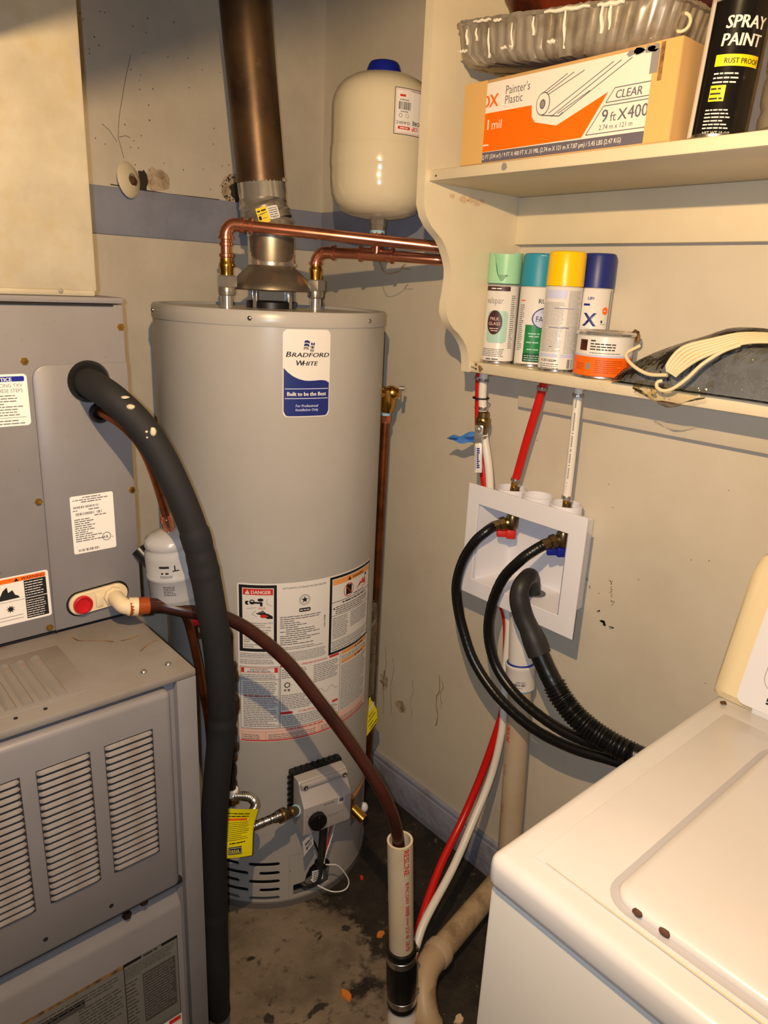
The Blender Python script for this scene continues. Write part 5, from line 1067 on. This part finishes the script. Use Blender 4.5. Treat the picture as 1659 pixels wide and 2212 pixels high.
hh = lambda u: .040+.050*min(1, u*2.2)
lump('cloth', 'cloth', -.114, -.010, -1.004, -1.36, lambda u: .046+.036*min(1, u*2.8), ZL, .005, 34, 18, .25)
lump('bag_film', 'bagp', -.131, -.004, -.9985, -1.40, lambda u: .056+.042*min(1, u*2.6), ZL, .006, 48, 26, .28, 9)
def bz(y): u = min(1, max(0, (-.995-y)/.345)); return ZL+.034+.042*min(1, u*2.4)
cords = [[(-.098, -1.024, 1.329), (-.116, -1.012, 1.315), (-.125, -1.030, 1.300), (-.130, -1.063, 1.289), (-.130, -1.096, 1.291)]]
fu_ = [(-.130, -1.096, 1.296), (-.129, -1.094, 1.309), (-.120, -1.109, 1.334), (-.104, -1.146, 1.349), (-.092, -1.185, 1.360), (-.085, -1.25, 1.362)]
fl2 = [(-.130, -1.109, 1.291), (-.130, -1.118, 1.301), (-.124, -1.137, 1.319), (-.114, -1.164, 1.335), (-.104, -1.198, 1.349), (-.098, -1.25, 1.354)]
for k in range(6): cords.append([tuple(V(a).lerp(V(b), k/5)) for a, b in zip(fu_, fl2)])
cords.append([(-.134, -1.091, 1.282), (-.138, -1.086, 1.279), (-.141, -1.088, 1.272), (-.142, -1.099, 1.268), (-.141, -1.114, 1.273), (-.136, -1.132, 1.291), (-.130, -1.148, 1.313), (-.118, -1.170, 1.334), (-.110, -1.19, 1.345)])
for c in cords: MB().tube(crom(c, 8), .0030, 10).build('cord', 'cord', t)
MB().rings([[V((-.132-.010*math.sin(PI*i/8), -1.045-.12*i/8, ZL+.010)) for i in range(9)], [V((-.140-.006*math.sin(PI*i/8), -1.045-.12*i/8, ZL-.004-.014*math.sin(PI*i/8))) for i in range(9)], [V((-.136, -1.045-.12*i/8, ZL-.002-.024*math.sin(PI*i/8)**2)) for i in range(9)]], False, False, False).build('bag_edge', 'bagp', t)

# --- upper board
t = thing('plastic_sheeting_box', 'long printed orange and white carton of plastic sheeting on the upper board', 'carton', (-.20, -.93, ZU))
bxx = -.2605
MB().box((bxx, -1.116, ZU), (-.135, -.744, 1.7185), .0015).build('carton', 'card', t)
pr = Print(plane_map((bxx, 0, 0), (0, -1, 0), (0, 0, 1)), unit=.0002)
pr.rect('cardw', .790, 1.6002, 1.080, 1.7135, 1)
pr.poly('orange', [(.790, 1.671), (.884, 1.671), (.886, 1.655), (.893, 1.647), (.933, 1.638), (1.015, 1.670), (.979, 1.617), (.790, 1.6155)], 2)
pr.rect('slate', .790, 1.6002, 1.088, 1.6150, 2)
pr.text('lorange', 'X', .7985, 1.679, .026, 2, .02); pr.text('red', 'X', .7985, 1.679, .026, 3, .006); pr.text('red', 'O', .7795, 1.679, .026, 3, .012); pr.text('orange', 'O', .7795, 1.679, .026, 4, -.004); pr.text('orange', 'X', .7985, 1.679, .026, 4, -.006)
pr.text('slate', "Painter's", .830, 1.6930, .0170, 2, 0, 0, sx=.82); pr.text('slate', 'Plastic', .830, 1.6795, .0170, 2, 0, 0, sx=.82)
pr.text('cardw', '1', .7945, 1.6470, .021, 3, .012); pr.text('cardw', 'mil', .8065, 1.6470, .0185, 3, .004); pr.words('cardw', .792, .805, 1.624, .003, 3)
for a, b in (((.899, 1.6825), (.944, 1.7035)), ((.905, 1.6815), (.955, 1.7035)), ((.910, 1.6800), (.972, 1.7030)), ((.917, 1.6560), (1.018, 1.7060)), ((.922, 1.651), (1.030, 1.7060)), ((.936, 1.6500), (1.046, 1.7060)), ((.933, 1.6535), (.985, 1.6760))): pr.line('slate', a, b, .0011, 3)
pr.ell('slate', .905, 1.6700, .0125, .0155, 3); pr.ell('cardw', .905, 1.6700, .0112, .0142, 4); pr.ell('slate', .9045, 1.6695, .0052, .0065, 5); pr.ell('mgrey', .9045, 1.6695, .0035, .0045, 6); pr.line('slate', (.905, 1.6548), (.936, 1.6500), .0014, 3); pr.line('slate', (.936, 1.6500), (.942, 1.6545), .0011, 3)
def outl(pts, th=.0011):
    for a, b in zip(pts, pts[1:]): pr.line('slate', a, b, th, 3)
outl([(1.080, 1.6735), (1.025, 1.6735), (1.013, 1.6570), (1.080, 1.6570)]); outl([(1.080, 1.6530), (1.010, 1.6530), (.986, 1.6195), (1.080, 1.6195)])
pr.text('slate', 'CLEAR', 1.0265, 1.6600, .0145, 3, .01, .1, sx=.95); pr.text('slate', '9', 1.0085, 1.6330, .0225, 3, .008); pr.text('slate', 'ft', 1.0225, 1.6330, .0165, 3, .004); pr.text('slate', 'X', 1.0345, 1.6330, .0200, 3, .006); pr.text('slate', '400 ft', 1.0495, 1.6330, .0225, 3, .006, sx=.9); pr.text('slate', '2.74 m x 121 m', 1.0065, 1.6235, .0090, 3, .004, sx=.92)
pr.text('cardw', '3,600 SQ FT (334 m²) / 9 FT X 400 FT X .31 MIL (2.74 m X 121 m X 7.87 μm) / 5.45 LBS (2.47 KG)', .772, 1.6048, .0088, 3, .006, sx=.76)
pr.rect('ptape', .7445, 1.5995, .7925, 1.718, 5); pr.rect('ptape', 1.078, 1.5995, 1.1155, 1.718, 5)
for q in range(5): pr.poly('mgrey', blob(None, (1.055+random.uniform(-.025, .025), 1.7115), .008, .004, 9, .4), 6)
pr.rect('chip', 1.0865, 1.672, 1.0925, 1.716, 6); pr.rect('mgrey', 1.074, 1.682, 1.0855, 1.7095, 6)
pr.out(t, 'cardw', 'printed_face')
t = thing('foil_tray', 'crumpled fluted foil tray splashed with white paint on top of the carton', 'tray', (-.17, -.89, 1.7185))
def rrect(hx, hy, r, n, fl, amp):
    out = []; per = []
    for cx_, cy_, a0 in ((hx-r, hy-r, 0), (-hx+r, hy-r, PI/2), (-hx+r, -hy+r, PI), (hx-r, -hy+r, 1.5*PI)):
        for i in range(9): a = a0+PI/2*i/8; per.append((cx_+r*math.cos(a), cy_+r*math.sin(a), math.cos(a), math.sin(a)))
    full = per+[per[0]]; L_ = [0]
    for a, b in zip(full, full[1:]): L_.append(L_[-1]+math.hypot(b[0]-a[0], b[1]-a[1]))
    for k in range(n):
        s_ = L_[-1]*k/n; i = max(j for j in range(len(L_)-1) if L_[j] <= s_); f = (s_-L_[i])/max(1e-9, L_[i+1]-L_[i]); a, b = full[i], full[i+1]
        nx, ny = a[2]+(b[2]-a[2])*f, a[3]+(b[3]-a[3])*f; o_ = amp*math.sin(2*PI*fl*k/n)
        out.append((a[0]+(b[0]-a[0])*f+nx*o_, a[1]+(b[1]-a[1])*f+ny*o_))
    return out
Tt = Matrix.Translation((-.158, -.886, 1.7360)) @ Matrix.Rotation(math.radians(2), 4, 'Z') @ Matrix.Rotation(math.radians(5.5), 4, 'X') @ Matrix.Rotation(math.radians(-3), 4, 'Y')
rg = []
for hx, hy, z, amp, r_ in ((.070, .150, .001, 0, .03), (.088, .172, .004, .0006, .04), (.096, .184, .016, .0016, .045), (.100, .190, .048, .0016, .045), (.101, .192, .056, .0004, .046), (.105, .197, .058, 0, .048), (.105, .197, .062, 0, .048), (.099, .190, .060, 0, .045), (.094, .183, .016, .0012, .044), (.08, .16, .006, 0, .04)):
    rg.append([Tt @ V((x+random.gauss(0, .0006), y+random.gauss(0, .0006), z+random.gauss(0, .0008))) for x, y in rrect(hx, hy, r_, 240, 60, amp)])
ft = MB().rings(rg, True, True).build('tray', 'foil', t, 50)
def drips():
    def at(y, z): f = max(0, min(1, (z-.004)/.052)); return Tt @ V((-(.0900+.0125*f)-.0016, -y, z))
    for (y, z_a, z_b, wd_) in ((-.105, .010, .048, .0020), (-.150, .030, .05, .0022), (.035, .012, .056, .0024), (.095, .025, .057, .0026), (.108, .028, .057, .0026), (-.02, .032, .054, .0020), (-.13, .034, .050, .0018), (-.06, .016, .05, .0014)):
        MB().tube([at(y+.001*math.sin(i), z_a+(z_b-z_a)*i/8) for i in range(9)], lambda i, s_: wd_*(.55+.45*math.sin(PI*min(1, .25+.75*i/8))), 6).build('paint_drip', 'wpaint', ft)
    for (y0_, y1_, z, wd_) in ((-.135, -.100, .0585, .0024), (-.095, -.080, .056, .002), (.0, .075, .0575, .0030), (.088, .128, .0565, .0032), (.005, .024, .022, .003), (-.085, -.06, .021, .0024), (-.168, -.15, .022, .0022)):
        MB().tube([at(y0_+(y1_-y0_)*i/8, z+.001*math.sin(i*2)) for i in range(9)], lambda i, s_: wd_*(.5+.5*math.sin(PI*(.1+.8*i/8))), 6).build('paint_drip', 'wpaint', ft)
drips()
x, y, r = -.222, -1.1580, .0345
o, T = can('black and grey spray paint can beside the carton on the upper board', x, y, r, .22, None, None, 'canb', ZU, tilt=Matrix.Rotation(math.radians(2.5), 4, 'X'), caplen=.0)
MB().lathe([(r+.0004, .150), (r+.0004, .208), (r-.003, .214), (0, .214)], 40, T).build('cap', 'cangrey', o)
pr = Print(cmap(T, r, cang(x, y)), .004)
pr.text('paper', 'SPRAY', -.014, .119, .0190, 1, .02, .1, sx=.9); pr.text('paper', 'PAINT', -.016, .1005, .0190, 1, .02, .1, sx=.9); pr.rect('yellowp', -.0185, .079, .036, .0915, 1); pr.text('blackp', 'RUST PROOF', -.008, .0820, .0080, 2, .01, sx=.9); pr.para('paper', -.017, .014, .074, .060, 3, 1); pr.rect('yellowp', -.018, .041, .000, .0585, 1); pr.para('blackp', -.017, -.002, .058, .042, 3, 2); pr.para('paper', -.019, .012, .034, .010, 6, 1); pr.text('paper', 'NET WT 10 OZ', -.018, .0045, .0048, 1); pr.rect('paper', -.054, .003, -.034, .206, 6); pr.rect('mgrey', -.034, .003, -.0325, .206, 6)
pr.rect('blackp', -.004, .162, .008, .1715, 9); pr.text('paper', 'PRO', -.003, .1640, .0070, 10, .02, sx=.75); pr.rect('yellowp', .008, .162, .034, .1715, 9); pr.text('blackp', 'ESSENTIALS', .0095, .1645, .0052, 10, .01); pr.words('greyp', .0, .02, .178, .003, 9)
pr.out(o)
t = thing('plastic_jug', 'ribbed clear plastic container beside the black spray can', 'container', (-.19, -1.255, ZU))
MB().lathe([(.0, .002), (.030, .002), (.042, .003), (.047, .008), (.048, .02), (.045, .030), (.048, .038), (.048, .062), (.045, .068), (.048, .075), (.048, .105), (.045, .111), (.048, .118), (.048, .150), (.044, .157), (.047, .165), (.046, .19), (.030, .21), (.018, .216), (.018, .235), (.0165, .235), (.0165, .216), (.029, .208), (.0445, .188), (.0455, .165), (.0425, .157), (.0465, .148), (.0465, .120), (.0435, .111), (.0465, .103), (.0465, .077), (.0435, .068), (.0465, .060), (.0465, .040), (.0435, .030), (.0465, .020), (.045, .009), (.03, .0045), (0, .0045)], 48, Matrix.Translation((-.196, -1.2480, ZU))).build('container_body', 'clear', t, 60)
MB().lathe([(.012, .0046), (.014, .006), (0, .0075)], 24, Matrix.Translation((-.205, -1.252, ZU))).build('sediment', 'grime', t)
t = thing('lacquer_bowl', 'dark red-brown bowl resting on the foil tray', 'bowl', (-.16, -.80, 1.786))
MB().lathe([(.0, .0), (.045, .0), (.050, .003), (.075, .020), (.098, .048), (.108, .075), (.105, .075), (.092, .048), (.06, .016), (0, .006)], 48, Matrix.Translation((-.148, -.840, 1.789)) @ Matrix.Rotation(math.radians(4), 4, 'X')).build('bowl', 'brownbowl', t)
t = thing('wrapped_bundle', 'small tan bundle in crinkled clear wrap on the foil tray', 'bundle', (-.2, -.96, 1.77))
MB().ball((-.185, -.9650, 1.7865), .034, (1.1, 1.3, .75), 3, .07).build('bundle', 'wrap', t)
MB().ball((-.180, -.962, 1.790), .024, (1, 1.1, .7), 3, .05).build('contents', 'chip', t)
t = thing('cloth_pouch', 'maroon cloth pouch with a gold zip behind the black spray can', 'pouch', (-.15, -1.08, 1.76))
MB().ball((-.125, -1.045, 1.822), .058, (1.0, .95, .62), 3, .02).build('pouch', 'maroon', t)
MB().tube(crom([(-.182, -1.025, 1.822), (-.184, -1.045, 1.819), (-.182, -1.067, 1.815), (-.172, -1.085, 1.812)], 5), .0022, 8).build('zip', 'brass', t)
MB().torus((-.206, -1.078, 1.752), (1, .3, 0), .0105, .0022).build('pull_ring', 'cord', t)

# ================================================================ washing machine
wm = thing('washing_machine', 'cream white top-loading washing machine against the right wall', 'washer', (-.41, -1.63, 0))
WX0, WX1, WY0, WY1, WZ = -.722, -.09, -1.296, -1.975, .860
MB().box((WX0+.006, WY1, .01), (WX1, WY0-.004, .818), .006, 2).build('cabinet', 'washerside', wm)
dk = MB().box((WX0, WY1-.004, .816), (WX1, WY0, WZ), .014, 4).build('top_deck', 'washer', wm)
MB().box((-.690, -1.945, WZ-.004), (-.268, -1.330, WZ+.0028), .0030, 2).build('deck_panel', 'washer', dk)
# lid over a flat greyer slab: the groove's shade is put into its colour
ld_ = []
def rpoly(x0, x1, y0, y1, r, z): 
    o_ = []
    for cx_, cy_, a0 in ((x1-r, y1-r, 0), (x0+r, y1-r, PI/2), (x0+r, y0+r, PI), (x1-r, y0+r, 1.5*PI)):
        for i in range(7): a = a0+PI/2*i/6; o_.append(V((cx_+r*math.cos(a), cy_+r*math.sin(a), z)))
    return o_
MB().rings([rpoly(-.683, -.293, -1.891, -1.4000, .030, WZ+.0020), rpoly(-.683, -.293, -1.891, -1.4000, .030, WZ+.0032)]).build('lid_shade_slab', 'lidshade', dk)
li = MB().rings([rpoly(-.676, -.300, -1.884, -1.4090, .022, WZ+.0030), rpoly(-.6765, -.2995, -1.8845, -1.4085, .022, WZ+.007), rpoly(-.674, -.302, -1.882, -1.411, .020, WZ+.0105), rpoly(-.666, -.310, -1.874, -1.419, .016, WZ+.0125)]).build('lid', 'washer', wm, 50)
for x, y in ((-.6765, -1.4375), (-.6765, -1.4640)): MB().ball((x, y, WZ+.0075), .004, (.6, 1.3, 1), 2, .15).build('rust_chip', 'rust', li)
pr = Print(plane_map((0, 0, WZ+.0029), (1, 0, 0), (0, 1, 0)), unit=.0002); pr.poly('tan', blob(None, (-.622, -1.352), .030, .008, 16, .4)) if False else None
pr.line('tan', (-.689, -1.345), (-.689, -1.40), .0014); pr.line('tan', (-.689, -1.40), (-.690, -1.60), .0022); pr.poly('rust', blob(None, (-.244, -1.3175), .0055, .004, 11, .4)); pr.out(dk)
# console
CX = -.228; CY0 = -1.286
def cs(y, s_): return [V((x, y, z)) for x, z in ((CX+.004*s_, WZ+.001), (CX-.004+.006*s_, WZ+.012), (CX+.058, WZ+.185-.006*s_), (CX+.072, WZ+.205-.008*s_), (CX+.095, WZ+.208-.008*s_), (CX+.128, WZ+.195-.008*s_), (CX+.134, WZ+.001))]
co = MB().rings([cs(CY0-.006, 2.2), cs(CY0-.010, 1.0), cs(CY0-.018, .3), cs(CY0-.030, 0), cs(-1.93, 0), cs(-1.95, .6), cs(-1.955, 2.2)]).build('console', 'console', wm, 35)
U_ = (V((CX+.058, 0, WZ+.185))-V((CX-.004, 0, WZ+.012))).normalized(); mpc = plane_map(V((CX-.004, 0, WZ+.012)), (0, -1, 0), U_)
pr = Print(mpc, .02, .0008); pr.rect('cwhite', 1.328, -.004, 1.90, .176, 2, .012); pr.out(co, 'cwhite', 'fascia')
pr = Print(mpc, .02, .0004)
for q in range(9): a = PI/2*q/8; b_ = PI/2*(q+1)/8; pr.line('mgrey', (1.372-.018*math.cos(a), .045-.018*math.sin(a)), (1.372-.018*math.cos(b_), .045-.018*math.sin(b_)), .0009, 5)
pr.rect('mgrey', 1.3536, .045, 1.3545, .165, 5); pr.rect('mgrey', 1.372, .0266, 1.88, .0275, 5)
pr.poly('blackp', [(1.366, .0085), (1.366, .0175), (1.410, .0175), (1.410, .0085)], 5); pr.text('cwhite', 'Kenmore', 1.374, .0095, .0085, 6, .01, .15); pr.line('cwhite', (1.366, .011), (1.378, .0175), .0012, 6)
pr.out(co)
MB().box((CX-.006, -1.93, WZ), (CX+.006, -1.352, WZ+.010), .001).build('fascia_foot', 'cwhite', co)

# ================================================================ hanging bulb's cord and socket, floor litter
t = thing('hanging_lamp', 'bare bulb on a cord hanging from the ceiling', 'lamp', BULB)
MB().cyl(BULB+V((0, 0, .05)), (BULB.x, BULB.y, ZC), .003, n=8).build('cord', 'black', t)
MB().lathe([(.012, .03), (.018, .034), (.018, .06), (.008, .07), (0, .07)], 20, Matrix.Translation(BULB)).build('socket', 'black', t)
bulb_light.parent = t; bulb_light.location = (0, 0, 0)
def litter(label, x, y, a, b, h, mt, cat='debris'):
    o = MB(); pts = blob(None, (0, 0), a, b, 11, .35); o.rings([[V((x+p, y+q, .0004)) for p, q in pts], [V((x+p*.9, y+q*.9, h)) for p, q in pts]]); tag(o.build('floor_chip', mt), label, cat)
litter('small red plastic bit on the dark floor beside the heater base', -.265, -.580, .0045, .006, .005, 'red')
litter('round orange chip on the dark floor between heater and standpipe', -.335, -.735, .009, .007, .004, 'flake')
litter('ragged orange flake on the floor left of the standpipe coupling', -.485, -.800, .008, .014, .004, 'flake')
litter('tan flake on the floor in front of the washer', -.34, -.985, .012, .009, .004, 'tan')
litter('grey pebble flake on the floor beside the standpipe', -.375, -.815, .010, .012, .004, 'plaster')
